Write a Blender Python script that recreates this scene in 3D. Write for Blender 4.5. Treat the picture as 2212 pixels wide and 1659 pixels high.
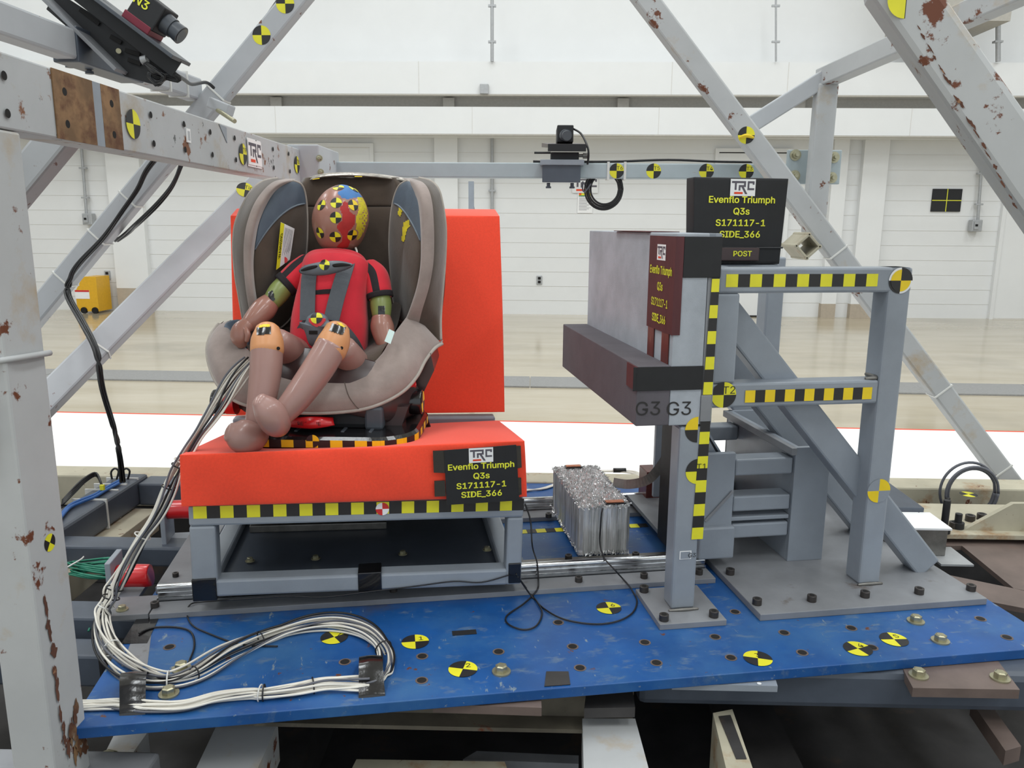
import bpy, bmesh, math, random
from mathutils import Vector as V, Matrix
from mathutils.bvhtree import BVHTree
from mathutils.geometry import tessellate_polygon
random.seed(11)
for o in list(bpy.data.objects): bpy.data.objects.remove(o)
SC = bpy.context.scene; COL = SC.collection

# ------------------------------------------------------------------ camera
FP, CX, CY, EYE = 1700.0, 1106.0, 829.5, 1.25
_d = V((-60, 8440, 1700)).normalized()
_yv = -(_d[0]*44+_d[2]*FP)/_d[1]
_Y = V((44, _yv, FP)).normalized(); _Z = -_d; _X = _Y.cross(_Z)
RW = Matrix((_X, _Y, _Z))                      # camera coords (right, down, forward) -> world
C0 = V((0, 0, EYE))
cam = bpy.data.objects.new('camera', bpy.data.cameras.new('camera')); COL.objects.link(cam)
cr, cu, cb = RW @ V((1,0,0)), RW @ V((0,-1,0)), RW @ V((0,0,-1))
cam.matrix_world = Matrix(((cr[0],cu[0],cb[0],C0[0]),(cr[1],cu[1],cb[1],C0[1]),(cr[2],cu[2],cb[2],C0[2]),(0,0,0,1)))
cam.data.sensor_width = 36; cam.data.lens = FP/2212*36; cam.data.clip_start = .05
SC.camera = cam
SC.view_settings.view_transform = 'Standard'; SC.view_settings.look = 'None'
SC.view_settings.gamma = 1; SC.view_settings.use_curve_mapping = False
SC.view_settings.exposure = 0.0
W = bpy.data.worlds.new('hall_air'); SC.world = W; W.use_nodes = True
W.node_tree.nodes['Background'].inputs[0].default_value = (.88,.95,1,1)
W.node_tree.nodes['Background'].inputs[1].default_value = 1.0
def area(name, loc, size, power, sy=None, rot=(0,0,0), col=(.93,.975,1)):
    l = bpy.data.lights.new(name, 'AREA'); l.shape = 'RECTANGLE'; l.size = size; l.size_y = sy or size
    l.energy = power; l.color = col
    o = bpy.data.objects.new(name, l); COL.objects.link(o); o.location = loc; o.rotation_euler = rot
    return o
for ix, x in enumerate((-7.5, -2.5, 2.5, 7.5)):
    for iy, y in enumerate((-2.5, 1.8, 6.2)):
        area('ceiling_light', (x, y, 7.6), 1.0, 112, 2.6)
area('ceiling_light', (-9, 8.6, 7.6), 3, 50, 1.0); area('ceiling_light', (0, 8.6, 7.6), 3, 50, 1.0); area('ceiling_light', (9, 8.6, 7.6), 3, 50, 1.0)

# ------------------------------------------------------------------ frames and points
ANG = math.radians(10.2)
CA, SA = math.cos(ANG), math.sin(ANG)
UU, VV = V((CA, SA, 0)), V((-SA, CA, 0))
BF = Matrix.Rotation(ANG, 4, 'Z'); I4 = Matrix.Identity(4)
def ray(px, py): return RW @ V(((px-CX)/FP, (py-CY)/FP, 1))
def aY(px, py, y): r = ray(px, py); return C0 + r*(y/r.y)
def aX(px, py, x): r = ray(px, py); return C0 + r*(x/r.x)
def aZ(px, py, z): r = ray(px, py); return C0 + r*((z-EYE)/r.z)
def aV(px, py, v): r = ray(px, py); return C0 + r*(v/r.dot(VV))
def aU(px, py, u): r = ray(px, py); return C0 + r*(u/r.dot(UU))
def B(u, v, z): return UU*u + VV*v + V((0,0,z))
def toB(p): return (p.dot(UU), p.dot(VV), p.z)
RT = RW.transposed()
def proj(p): c = RT @ (p-C0); return (CX+FP*c.x/c.z, CY+FP*c.y/c.z)

# ------------------------------------------------------------------ materials
def lin(c): return tuple(((x/255)/12.92 if x/255 <= .04045 else ((x/255+.055)/1.055)**2.4) for x in c) + (1,)
def nn(nt, t, **k):
    n = nt.nodes.new(t)
    for a, b in k.items(): setattr(n, a, b)
    return n
def ramp(nt, src, a, b, c0=(0,0,0,1), c1=(1,1,1,1)):
    r = nn(nt, 'ShaderNodeValToRGB'); r.color_ramp.elements[0].position = a; r.color_ramp.elements[1].position = b
    r.color_ramp.elements[0].color = c0; r.color_ramp.elements[1].color = c1
    nt.links.new(src, r.inputs[0]); return r.outputs[0]
def noise(nt, sc, det=5, stretch=None, rough=.6, off=0):
    tc = nn(nt, 'ShaderNodeTexCoord'); mp = nn(nt, 'ShaderNodeMapping')
    mp.inputs['Location'].default_value = (off, off*.7, off*1.3)
    if stretch: mp.inputs['Scale'].default_value = stretch
    nt.links.new(tc.outputs['Object'], mp.inputs[0])
    n = nn(nt, 'ShaderNodeTexNoise'); n.inputs['Scale'].default_value = sc; n.inputs['Detail'].default_value = det
    n.inputs['Roughness'].default_value = rough
    nt.links.new(mp.outputs[0], n.inputs['Vector']); return n.outputs['Fac']
def mixc(nt, f, a, b):
    m = nn(nt, 'ShaderNodeMix', data_type='RGBA')
    if isinstance(f, float): m.inputs[0].default_value = f
    else: nt.links.new(f, m.inputs[0])
    for i, c in ((6, a), (7, b)):
        if isinstance(c, tuple): m.inputs[i].default_value = c
        else: nt.links.new(c, m.inputs[i])
    return m.outputs[2]
def mat(name, col, rough=.5, metal=0, var=.12, sc=30, bump=0, bsc=200, spots=(), spec=.5, coat=0, sheen=0, stretch=None, bst=None):
    """spots: list of (colour, scale, lo, hi, stretch)"""
    m = bpy.data.materials.new(name); m.use_nodes = True; nt = m.node_tree
    p = nt.nodes['Principled BSDF']; p.inputs['Roughness'].default_value = rough; p.inputs['Metallic'].default_value = metal
    p.inputs['Specular IOR Level'].default_value = spec; p.inputs['Coat Weight'].default_value = coat; p.inputs['Sheen Weight'].default_value = sheen
    c = lin(col); c2 = tuple(x*(1-var) for x in c[:3])+(1,); c1 = tuple(min(1, x*(1+var)) for x in c[:3])+(1,)
    out = mixc(nt, ramp(nt, noise(nt, sc, stretch=stretch), .35, .65), c2, c1)
    for i, s in enumerate(spots):
        out = mixc(nt, ramp(nt, noise(nt, s[1], 8, s[4] if len(s) > 4 else None, .65, off=3.1*i+1), s[2], s[3]), out, lin(s[0]))
    nt.links.new(out, p.inputs['Base Color'])
    if bump:
        b = nn(nt, 'ShaderNodeBump'); b.inputs['Strength'].default_value = bump; b.inputs['Distance'].default_value = .002
        nt.links.new(noise(nt, bsc, 4, bst), b.inputs['Height']); nt.links.new(b.outputs[0], p.inputs['Normal'])
    return m
RUST = (104,56,32); RUST2 = (150,104,62)
M = dict(
 gray=mat('gray_paint', (140,147,156), .38, var=.07, sc=9, bump=.08, bsc=300),
 tbeam=mat('pale_green_gray_paint', (168,180,184), .42, var=.05, sc=9, spots=[(RUST2, 12, .68, .72, (.3,1,1))]),
 grayd=mat('dusty_gray_plate', (128,130,134), .5, var=.14, sc=7, spots=[((92,80,72), 9, .64, .74)]),
 dgray=mat('dark_gray_paint', (74,81,92), .36, var=.1, sc=14, spots=[((120,112,100), 22, .7, .76)]),
 ddark=mat('grimy_steel_and_pit_shade', (52,50,50), .6, var=.3, sc=9, spots=[((84,66,52), 6, .6, .75)]),  # dark steel; on the pan below the deck it stands in for pit shade
 truss=mat('pale_gray_truss_paint', (174,177,181), .5, var=.05, sc=6, spots=[((150,128,92), 7, .66, .78), (RUST, 13, .655, .675)]),
 trussr=mat('rusted_pale_gray_paint', (180,182,183), .55, var=.05, sc=6, spots=[((172,146,104), 5, .56, .74), (RUST, 11, .61, .635)]),
 beam=mat('stained_beam_paint', (178,180,182), .5, var=.05, sc=8, spots=[((165,142,106), 6, .54, .74), ((122,76,48), 15, .615, .65), ((96,98,98), 24, .655, .68), ((86,50,34), 40, .66, .69)]),
 rustd=mat('dark_rust', (92,58,44), .85, var=.25, sc=40, spots=[((150,110,80), 60, .6, .66)]),
 rusts=mat('light_rust_stain', (170,146,116), .7, var=.15, sc=30),
 rust=mat('bare_rusty_steel', (128,98,68), .7, var=.3, sc=22, spots=[((92,58,38), 14, .5, .62), ((158,146,128), 10, .62, .7)]),
 creamdk=mat('dark_cream_steel', (96,90,78), .65, var=.3, sc=7, spots=[((140,132,112), 9, .6, .74), (RUST, 14, .64, .7)]),  # darker version of the cream steel, with paler and rust spots
 cream=mat('cream_rusted_paint', (176,170,150), .6, var=.1, sc=8, spots=[((150,112,70), 9, .54, .7), (RUST, 20, .63, .66), ((60,58,54), 7, .68, .76)]),
 brown=mat('brown_steel_plate', (104,90,84), .55, var=.16, sc=11, spots=[((128,82,56), 8, .62, .76)]),
 blue=mat('worn_blue_paint', (20,78,142), .42, var=.14, sc=8, spots=[((52,100,150), 5, .45, .7), ((96,118,140), 18, .57, .74, (1,2.2,1)), ((70,72,80), 3.6, .60, .76), ((120,136,148), 70, .64, .69, (1,.35,1)), ((96,60,50), 30, .665, .685)]),
 steel=mat('polished_steel', (190,192,194), .2, 1, var=.1, sc=60),
 steeld=mat('dull_steel', (128,126,122), .4, .8, var=.15, sc=40),
 zinc=mat('zinc_bolt', (170,166,140), .35, .7, var=.15, sc=60),
 blackox=mat('black_oxide_bolt', (70,66,64), .4, .5, var=.15, sc=60),
 hole=mat('hole_dark', (16,14,14), .8, var=.2),
 black=mat('black_tape_glossy', (20,20,22), .22, var=.15, bump=.35, bsc=60, coat=.4),
 blackm=mat('black_matt', (26,27,30), .6, var=.12, sc=40),
 tblack=mat('sticker_black', (34,33,34), .45, var=.08),
 tyel=mat('sticker_yellow', (226,220,44), .45, var=.04),
 tyelo=mat('sticker_amber_yellow', (236,204,30), .45, var=.04),
 yel=mat('lettering_yellow', (232,232,60), .5, var=.02),
 orange=mat('orange_red_cloth', (247,72,42), .85, var=.04, sc=200, bump=.25, bsc=700, sheen=.25),
 foaml=mat('light_gray_foam', (166,172,180), .8, var=.12, sc=11, bump=.3, bsc=500),
 foamd=mat('dark_gray_foam', (92,88,94), .8, var=.12, sc=8, bump=.3, bsc=500),
 maroon=mat('maroon_board', (82,38,42), .6, var=.15, sc=14, stretch=(3,3,.3)),
 mtape=mat('crinkled_maroon_tape', (96,40,34), .35, var=.25, sc=60, spots=[((170,130,110), 70, .66, .7, (1,1,.15))], stretch=(1,1,.2)),
 glab=mat('pale_cyan_tag', (196,216,212), .6, var=.03),
 white=mat('white_paper', (238,238,238), .6, var=.02),
 logo=mat('logo_gray', (88,84,94), .6, var=.03),
 ored=mat('logo_orange_red', (226,72,36), .6, var=.03),
 suede=mat('taupe_suede', (146,132,126), .95, var=.13, sc=16, bump=.5, bsc=38, sheen=.4),
 suedel=mat('pale_piping', (168,160,152), .9, var=.06, sc=40, bump=.3, bsc=300),
 brownv=mat('brown_velour', (78,66,56), .95, var=.12, sc=14, bump=.3, bsc=60, sheen=.3),
 leather=mat('blue_gray_leather', (84,96,110), .45, var=.08, sc=20, bump=.35, bsc=70),
 leatherl=mat('pale_leather_seam', (104,114,124), .5, var=.06, sc=40),
 shell=mat('dark_brown_plastic', (62,46,46), .32, var=.1, sc=8),
 plast=mat('dark_gray_plastic', (70,75,82), .35, var=.08),
 plast2=mat('mid_gray_plastic', (98,104,112), .4, var=.06),
 belt=mat('gray_webbing', (78,82,88), .75, var=.06, sc=120, bump=.3, bsc=900),
 skin=mat('dummy_vinyl', (158,112,98), .33, var=.06, sc=10, coat=.25),
 skin2=mat('dummy_leg_vinyl', (160,124,116), .34, var=.06, sc=10, coat=.2),
 knee=mat('orange_knee_vinyl', (208,146,98), .4, var=.05, sc=12),
 olive=mat('olive_joint', (126,138,78), .35, var=.05, sc=12),
 suit=mat('red_suit_cloth', (206,26,46), .8, var=.05, sc=30, bump=.3, bsc=600, sheen=.2),
 bcloth=mat('black_cloth', (34,30,34), .9, var=.1, sc=50),
 pblue=mat('blue_chalk', (66,118,176), .7, var=.1, sc=40),
 pred=mat('red_chalk', (176,44,42), .7, var=.12, sc=40),
 pyel=mat('yellow_chalk', (206,190,42), .7, var=.14, sc=50),
 red=mat('red_plastic', (206,28,34), .3, var=.05, coat=.3),
 wcable=mat('white_cable', (222,218,208), .4, var=.05),
 gcable=mat('gray_cable', (92,94,102), .45, var=.05),
 bcable=mat('black_cable', (24,24,27), .4, var=.05),
 grcable=mat('green_cable', (38,122,98), .5, var=.1),
 blcable=mat('blue_cable', (40,98,170), .45, var=.1),
 tie=mat('nylon_tie', (214,214,210), .4, var=.03),
 alum=mat('aluminium_foil_comb', (225,227,226), .22, .6, var=.35, sc=120, bump=.25, bsc=200, stretch=(1,1,.04), bst=(1,1,.05)),
 copper=mat('copper_tape', (206,128,92), .35, .8, var=.2, sc=120, bump=.5, bsc=150),
 foil=mat('clear_shiny_tape', (170,164,156), .18, .4, var=.3, sc=60, bump=.8, bsc=60),
 wall=mat('white_block_wall', (226,227,227), .6, var=.015, sc=2),
 wallp=mat('white_wall_panel', (228,229,229), .6, var=.015, sc=2),
 seam=mat('wall_joint', (214,212,208), .8, var=.03),
 recess=mat('gray_ledge', (176,172,164), .7, var=.05),
 beige=mat('beige_base', (176,164,148), .7, var=.05),
 galv=mat('galvanised_conduit', (170,172,174), .45, .3, var=.06),
 wfloor=mat('white_floor_paint', (250,249,248), .5, var=.01),
 trench=mat('trench_cover_steel', (150,150,150), .45, .2, var=.1, sc=60, bump=.3, bsc=60),
 yelbox=mat('yellow_cabinet', (222,170,34), .4, var=.05),
 ceil=mat('ceiling_paint', (226,224,218), .8, var=.02),
 camm=mat('maroon_anodised', (120,40,56), .4, .3, var=.08),
 glass=mat('lens_glass', (14,16,26), .05, 0, var=.05, coat=1),
)
# concrete floor: polished, tan, long trowel streaks
def floor_mat():
    m = bpy.data.materials.new('polished_tan_concrete'); m.use_nodes = True; nt = m.node_tree; p = nt.nodes['Principled BSDF']
    a = mixc(nt, ramp(nt, noise(nt, 1.6, 6, (.35,1.6,1)), .3, .7), lin((172,160,134)), lin((196,186,166)))
    a = mixc(nt, ramp(nt, noise(nt, .5, 4, None, .6, 4), .55, .75), a, lin((150,140,118)))
    nt.links.new(a, p.inputs['Base Color']); p.inputs['Roughness'].default_value = .13
    return m
M['floor'] = floor_mat()

# ------------------------------------------------------------------ mesh builder
def cr_spline(pts, n):
    """Catmull-Rom through pts (tuples or Vectors of any length), n samples per span"""
    out = []; L = len(pts)
    for i in range(L-1):
        p0 = pts[max(i-1, 0)]; p1 = pts[i]; p2 = pts[i+1]; p3 = pts[min(i+2, L-1)]
        for k in range(n):
            t = k/n
            out.append(type(p1)([.5*((2*b)+(-a+c)*t+(2*a-5*b+4*c-d)*t*t+(-a+3*b-3*c+d)*t**3) for a, b, c, d in zip(p0, p1, p2, p3)]))
    out.append(type(pts[-1])(pts[-1])); return out
_text = {}
try:     # Blender's own bundled sans-serif (falls back to the built-in face)
    import os
    SANS = bpy.data.fonts.load(os.path.join(bpy.utils.resource_path('LOCAL'), 'datafiles', 'fonts', 'Inter.woff2'))
except Exception: SANS = None
def text_mesh(s, bold=.012):
    if (s, bold) in _text: return _text[(s, bold)]
    cu_ = bpy.data.curves.new('t', 'FONT'); cu_.body = s; cu_.align_x = 'CENTER'; cu_.align_y = 'CENTER'; cu_.size = 1; cu_.offset = 0; cu_.resolution_u = 3
    if SANS: cu_.font = SANS
    o = bpy.data.objects.new('t', cu_); COL.objects.link(o)
    bpy.context.view_layer.update()
    me = bpy.data.meshes.new_from_object(o.evaluated_get(bpy.context.evaluated_depsgraph_get()))
    r = ([V((v.co.x*1.24, v.co.y*1.15, 0)) for v in me.vertices], [list(p.vertices) for p in me.polygons])
    bpy.data.objects.remove(o); bpy.data.curves.remove(cu_); bpy.data.meshes.remove(me)
    _text[(s, bold)] = r; return r
def wm(o):
    m = Matrix.Identity(4)
    while o is not None: m = o.matrix_basis @ m; o = o.parent
    return m
class MB:
    def __init__(s, fr=I4): s.v = []; s.f = []; s.m = []; s.sm = []; s.fr = fr
    def add(s, vs, fs, mi=0, sm=False, raw=False):
        b = len(s.v)
        s.v += [V(p) if raw else s.fr @ V(p) for p in vs]
        for i, f in enumerate(fs): s.f.append([b+k for k in f]); s.m.append(mi[i] if isinstance(mi, list) else mi); s.sm.append(sm)
        return s
    def hexa(s, c, mi=0, bev=0, seg=2):
        """8 corners: bottom 4 ccw, top 4 ccw"""
        fs = [(3,2,1,0),(4,5,6,7),(0,1,5,4),(1,2,6,5),(2,3,7,6),(3,0,4,7)]
        if bev:
            bm = bmesh.new(); vs = [bm.verts.new(p) for p in c]
            for f in fs: bm.faces.new([vs[k] for k in f])
            bmesh.ops.bevel(bm, geom=bm.edges[:], offset=bev, segments=seg, affect='EDGES', profile=.5)
            bm.verts.index_update()
            s.add([v.co for v in bm.verts], [[v.index for v in f.verts] for f in bm.faces], mi); bm.free()
        else: s.add(c, fs, mi)
        return s
    def box(s, x0, x1, y0, y1, z0, z1, mi=0, bev=0):
        return s.hexa([(x0,y0,z0),(x1,y0,z0),(x1,y1,z0),(x0,y1,z0),(x0,y0,z1),(x1,y0,z1),(x1,y1,z1),(x0,y1,z1)], mi, bev)
    def bar(s, p0, p1, w, h, up=(0,0,1), mi=0, bev=.004):
        """rectangular bar; h along up, w across"""
        p0, p1, up = V(p0), V(p1), V(up); d = (p1-p0).normalized(); sd = d.cross(up).normalized(); u2 = sd.cross(d).normalized()
        c = []
        for hh in (-.5, .5):
            for (a, q) in ((-.5, p0), (.5, p0), (.5, p1), (-.5, p1)): c.append(q+sd*(a*w)+u2*(hh*h))
        return s.hexa(c, mi, bev)
    def ring(s, c, t, sd, a, b, n, ex=1):
        nr = t.cross(sd).normalized(); out = []
        for k in range(n):
            q = 2*math.pi*k/n; cc, ss = math.cos(q), math.sin(q)
            if ex != 1: cc = math.copysign(abs(cc)**ex, cc); ss = math.copysign(abs(ss)**ex, ss)
            out.append(c+sd*(a*cc)+nr*(b*ss))
        return out
    def limb(s, pts, rad, side=(1,0,0), n=24, sub=6, mi=0, ex=1, cap=True, capr=True, mfn=None):
        """smooth tapering sweep; rad: list of r or (a, b)"""
        rad = [(r, r) if not isinstance(r, tuple) else r for r in rad]
        P = cr_spline([V(p) for p in pts], sub); Rr = cr_spline(rad, sub)
        if capr:
            def rnd(P_, R_):   # rounded end
                d = (P_[0]-P_[1]).normalized(); r = min(R_[0]); ex_ = []
                for a in (85, 65, 45, 22):
                    a = math.radians(a); ex_.append((P_[0]+d*(r*.7*math.sin(a)), (R_[0][0]*math.cos(a), R_[0][1]*math.cos(a))))
                return ex_
            e0 = rnd(P, Rr); e1 = rnd(P[::-1], Rr[::-1])
            P = [e[0] for e in e0]+P+[e[0] for e in e1[::-1]]; Rr = [e[1] for e in e0]+Rr+[e[1] for e in e1[::-1]]
        side = V(side); vs = []; fs = []; N = len(P); ms = []
        for i in range(N):
            t = (P[min(i+1, N-1)]-P[max(i-1, 0)]).normalized(); sd = (side-t*side.dot(t))
            if sd.length < 1e-3: sd = t.orthogonal()
            sd.normalize(); vs += s.ring(P[i], t, sd, Rr[i][0], Rr[i][1], n, ex)
            side = sd
        for i in range(N-1):
            for k in range(n):
                fs.append((i*n+k, i*n+(k+1)%n, (i+1)*n+(k+1)%n, (i+1)*n+k)); ms.append(mfn(i/(N-1), k/n) if mfn else mi)
        if cap: fs.append(tuple(range(n))[::-1]); fs.append(tuple((N-1)*n+k for k in range(n))); ms += [ms[0], ms[-1]]
        return s.add(vs, fs, ms, True)
    def tube(s, pts, r, n=8, sub=5, mi=0, closed=False):
        P = [V(p) for p in pts]
        if closed: P = P+[P[0]]
        P = cr_spline(P, sub) if sub > 1 else P
        N = len(P); vs = []; fs = []; sd = None
        for i in range(N):
            t = (P[min(i+1, N-1)]-P[max(i-1, 0)])
            if t.length < 1e-9: t = V((0,0,1))
            t.normalize()
            sd = t.orthogonal().normalized() if sd is None else (sd-t*sd.dot(t)).normalized()
            vs += s.ring(P[i], t, sd, r, r, n)
        for i in range(N-1):
            for k in range(n): fs.append((i*n+k, i*n+(k+1)%n, (i+1)*n+(k+1)%n, (i+1)*n+k))
        fs.append(tuple(range(n))[::-1]); fs.append(tuple((N-1)*n+k for k in range(n)))
        return s.add(vs, fs, mi, True)
    def cyl(s, p0, p1, r0, r1=None, n=24, mi=0, sm=True, cmi=None):
        p0, p1 = V(p0), V(p1); t = (p1-p0).normalized(); sd = t.orthogonal().normalized(); r1 = r0 if r1 is None else r1
        vs = s.ring(p0, t, sd, r0, r0, n)+s.ring(p1, t, sd, r1, r1, n)
        s.add(vs, [(k, (k+1)%n, n+(k+1)%n, n+k) for k in range(n)], mi, sm)
        return s.add(vs, [tuple(range(n))[::-1], tuple(n+k for k in range(n))], mi if cmi is None else cmi)
    def prism(s, poly, d, mi=0, raw=False):
        """polygon (3D pts) extruded by vector d"""
        n = len(poly); P = [V(p) for p in poly]; d = V(d)
        return s.add(P+[p+d for p in P], [tuple(range(n))[::-1], tuple(n+k for k in range(n))]+[(k, (k+1)%n, n+(k+1)%n, n+k) for k in range(n)], mi, raw=raw)
    def grid(s, rows, nu=4, nv=4, mi=0, mfn=None, sm=True):
        R1 = [cr_spline([V(p) for p in r], nu) for r in rows]
        cols = len(R1[0]); G = [cr_spline([R1[j][i] for j in range(len(R1))], nv) for i in range(cols)]  # G[col][row]
        nr = len(G[0]); vs = [G[i][j] for j in range(nr) for i in range(cols)]; fs = []; ms = []
        for j in range(nr-1):
            for i in range(cols-1):
                fs.append((j*cols+i, j*cols+i+1, (j+1)*cols+i+1, (j+1)*cols+i))
                ms.append(mfn(i/(cols-1), j/(nr-1), vs[j*cols+i]) if mfn else mi)
        return s.add(vs, fs, ms, sm)
    def pillow(s, outline, d, th, mi=0, rings=7, sub=4, mfn=None, back=.3, cen=None):
        """closed outline inflated towards d"""
        O = [V(p) for p in outline]; L = len(O); P = []
        for i in range(L):
            p0, p1, p2, p3 = O[i-1], O[i], O[(i+1)%L], O[(i+2)%L]
            for k in range(sub):
                t = k/sub; P.append(V([.5*((2*b)+(-a+c)*t+(2*a-5*b+4*c-e)*t*t+(-a+3*b-3*c+e)*t**3) for a, b, c, e in zip(p0, p1, p2, p3)]))
        n = len(P); c = V(cen) if cen else sum(P, V())/n; d = V(d).normalized(); vs = []; fs = []; ms = []
        for r in range(rings+1):
            f = 1-(r/(rings+.35))**1.25; h = th*math.sqrt(max(0, 1-f*f))
            vs += [c+(p-c)*f+d*h for p in P]
        for r in range(rings):
            for k in range(n):
                a, b, cc, e = r*n+k, r*n+(k+1)%n, (r+1)*n+(k+1)%n, (r+1)*n+k
                fs.append((a, b, cc, e)); ms.append(mfn((vs[a]+vs[cc])/2) if mfn else mi)
        fs.append(tuple(rings*n+k for k in range(n))); ms.append(mfn(vs[rings*n]) if mfn else mi)
        base = len(vs); vs += [c+(p-c)*.9-d*(th*back) for p in P]
        for k in range(n): fs.append((base+k, base+(k+1)%n, (k+1)%n, k)); ms.append(mfn(vs[k]) if mfn else mi)
        fs.append(tuple(base+k for k in range(n))[::-1]); ms.append(ms[0])
        return s.add(vs, fs, ms, True)
    def ribbon(s, pts, w, nrm=(0,-1,0), th=.002, sub=6, mi=0):
        P = cr_spline([V(p) for p in pts], sub); N = len(P); vs = []; fs = []; nrm = V(nrm)
        ws = cr_spline([(x,) for x in (w if isinstance(w, (list, tuple)) else [w]*len(pts))], sub)
        for i in range(N):
            t = (P[min(i+1, N-1)]-P[max(i-1, 0)]).normalized(); sd = t.cross(nrm).normalized(); nl = sd.cross(t).normalized(); h = sd*(ws[i][0]/2)
            vs += [P[i]-h, P[i]+h, P[i]+h+nl*th, P[i]-h+nl*th]
        for i in range(N-1):
            for k in range(4): fs.append((i*4+k, i*4+(k+1)%4, i*4+4+(k+1)%4, i*4+4+k))
        fs += [(3,2,1,0), tuple((N-1)*4+k for k in range(4))]
        return s.add(vs, fs, mi)
    def text(s, st, c, right, up, size, mi=0, bold=.012, out=None, sx=1, lift=.0004):
        vs, fs = text_mesh(st, bold); c, right, up = V(c), V(right).normalized(), V(up).normalized()
        n = right.cross(up).normalized()
        sh = ((0,0),(-1,0),(1,0),(0,-.7),(0,.7),(-.7,.5),(.7,-.5),(-.7,-.5),(.7,.5)) if bold > .005 else ((0,0),)   # stroke weight
        for k, (a, b_) in enumerate(sh):
            s.add([c+right*(v.x*size*sx+a*bold*.9*size*sx)+up*(v.y*size+b_*bold*.9*size)+n*(lift+.00003*k) for v in vs], fs, mi)
        return s
    def disc(s, c, right, up, r, mi=0, lift=.0005, n=24, ry=None):
        c, right, up = V(c), V(right).normalized(), V(up).normalized(); nn_ = right.cross(up).normalized(); ry = ry or r
        return s.add([c+nn_*lift+right*(r*math.cos(2*math.pi*k/n))+up*(ry*math.sin(2*math.pi*k/n)) for k in range(n)], [tuple(range(n))], mi)
    def target(s, c, right, up, r, a0=0, lift=.0006, lab=None, lsz=.5, half=None, ca=0, cbk=1, n=8):
        """quartered calibration target: material 0 yellow, 1 black"""
        c, right, up = V(c), V(right).normalized(), V(up).normalized(); nz = right.cross(up).normalized(); c = c+nz*lift
        for q in range(4):
            if half == 'L' and q in (0, 3): continue
            aa = [a0+math.pi/2*q+math.pi/2*k/n for k in range(n+1)]
            s.add([c]+[c+right*(r*math.cos(a))+up*(r*math.sin(a)) for a in aa], [tuple(range(n+2))], ca if q % 2 == 0 else cbk)
        if lab: s.text(lab, c+right*(r*.42*math.cos(a0)+r*.0)+up*(r*.38), right, up, r*lsz*1.6, 1, 0, lift=.0004)
        return s
    def tape(s, p0, p1, w, upv, n, lift=.0007, start=0, ca=0, cbk=1, wd=None):
        """alternating squares from p0 to p1 (centre line), width w along upv"""
        p0, p1, upv = V(p0), V(p1), V(upv).normalized(); d = (p1-p0)/n; nz = d.cross(upv).normalized()*lift
        for k in range(n):
            a, b = p0+d*k+nz, p0+d*(k+1)+nz; w0, w1 = (w, w) if wd is None else (w+(wd-w)*k/n, w+(wd-w)*(k+1)/n)
            s.add([a-upv*w0/2, b-upv*w1/2, b+upv*w1/2, a+upv*w0/2], [(0,1,2,3)], ca if (k+start) % 2 == 0 else cbk)
        return s
    def build(s, name, mats, parent=None, smooth=None, **tags):
        me = bpy.data.meshes.new(name)
        if parent is not None:
            inv = wm(parent).inverted(); vs = [inv @ p for p in s.v]; loc = None
        else:
            xs = [p.x for p in s.v]; ys = [p.y for p in s.v]; zs = [p.z for p in s.v]
            loc = V(((min(xs)+max(xs))/2, (min(ys)+max(ys))/2, min(zs))); vs = [p-loc for p in s.v]
        me.from_pydata([tuple(p) for p in vs], [], s.f); me.update()
        for m in (mats if isinstance(mats, (list, tuple)) else [mats]): me.materials.append(M[m])
        me.polygons.foreach_set('material_index', s.m); me.polygons.foreach_set('use_smooth', s.sm)
        o = bpy.data.objects.new(name, me); COL.objects.link(o)
        if parent is not None: o.parent = parent
        else: o.location = loc
        for k, v in tags.items(): o[k] = v
        return o
def thing(name, label, cat, loc=(0,0,0), rz=0, group=None):
    o = bpy.data.objects.new(name, None); COL.objects.link(o); o.location = loc; o.rotation_euler = (0,0,rz); o.empty_display_size = .05
    o['label'] = label; o['category'] = cat
    if group: o['group'] = group
    return o
def tag(o, label, cat, group=None):
    o['label'] = label; o['category'] = cat
    if group: o['group'] = group
    return o
def struct(o): o['kind'] = 'structure'; return o
def dupe(o, mat_world=None, parent=None, name=None):
    c = o.copy(); COL.objects.link(c); c.parent = parent
    for ch in [x for x in COL.objects if x.parent == o]: dupe(ch, None, c)
    return c
TG = ['tyel', 'tblack']

# bolts: one mesh of each kind, copied
_bolt = {}
def bolt_mesh(kind):
    if kind in _bolt: return _bolt[kind]
    b = MB()
    if kind == 'socket':
        b.cyl((0,0,0), (0,0,.011), .0085, n=20); b.cyl((0,0,.011), (0,0,.0115), .0085, .0075, n=20)
        b.cyl((0,0,.0112), (0,0,.0119), .0048, n=6, mi=1, sm=False); mats = ['blackox', 'hole']
    elif kind == 'hex':
        b.cyl((0,0,0), (0,0,.003), .017, n=24); b.cyl((0,0,.003), (0,0,.013), .0112, n=6, sm=False); b.cyl((0,0,.013), (0,0,.0145), .0105, .008, n=6, sm=False); mats = ['zinc']
    else:
        b.cyl((0,0,0), (0,0,.004), .02, n=24); b.cyl((0,0,.004), (0,0,.016), .013, n=6, sm=False); b.cyl((0,0,.016), (0,0,.03), .007, n=14); mats = ['zinc']
    o = b.build('bolt', mats); me = o.data; bpy.data.objects.remove(o); _bolt[kind] = me; return me
def bolt(parent, p, kind='socket', nrm=(0,0,1), s=1, name='bolt'):
    o = bpy.data.objects.new(name, bolt_mesh(kind)); COL.objects.link(o); o.parent = parent
    q = V(nrm).to_track_quat('Z', 'Y'); m = Matrix.Translation(V(p)) @ q.to_matrix().to_4x4() @ Matrix.Scale(s, 4)
    o.matrix_basis = wm(parent).inverted() @ m
    return o
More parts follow.
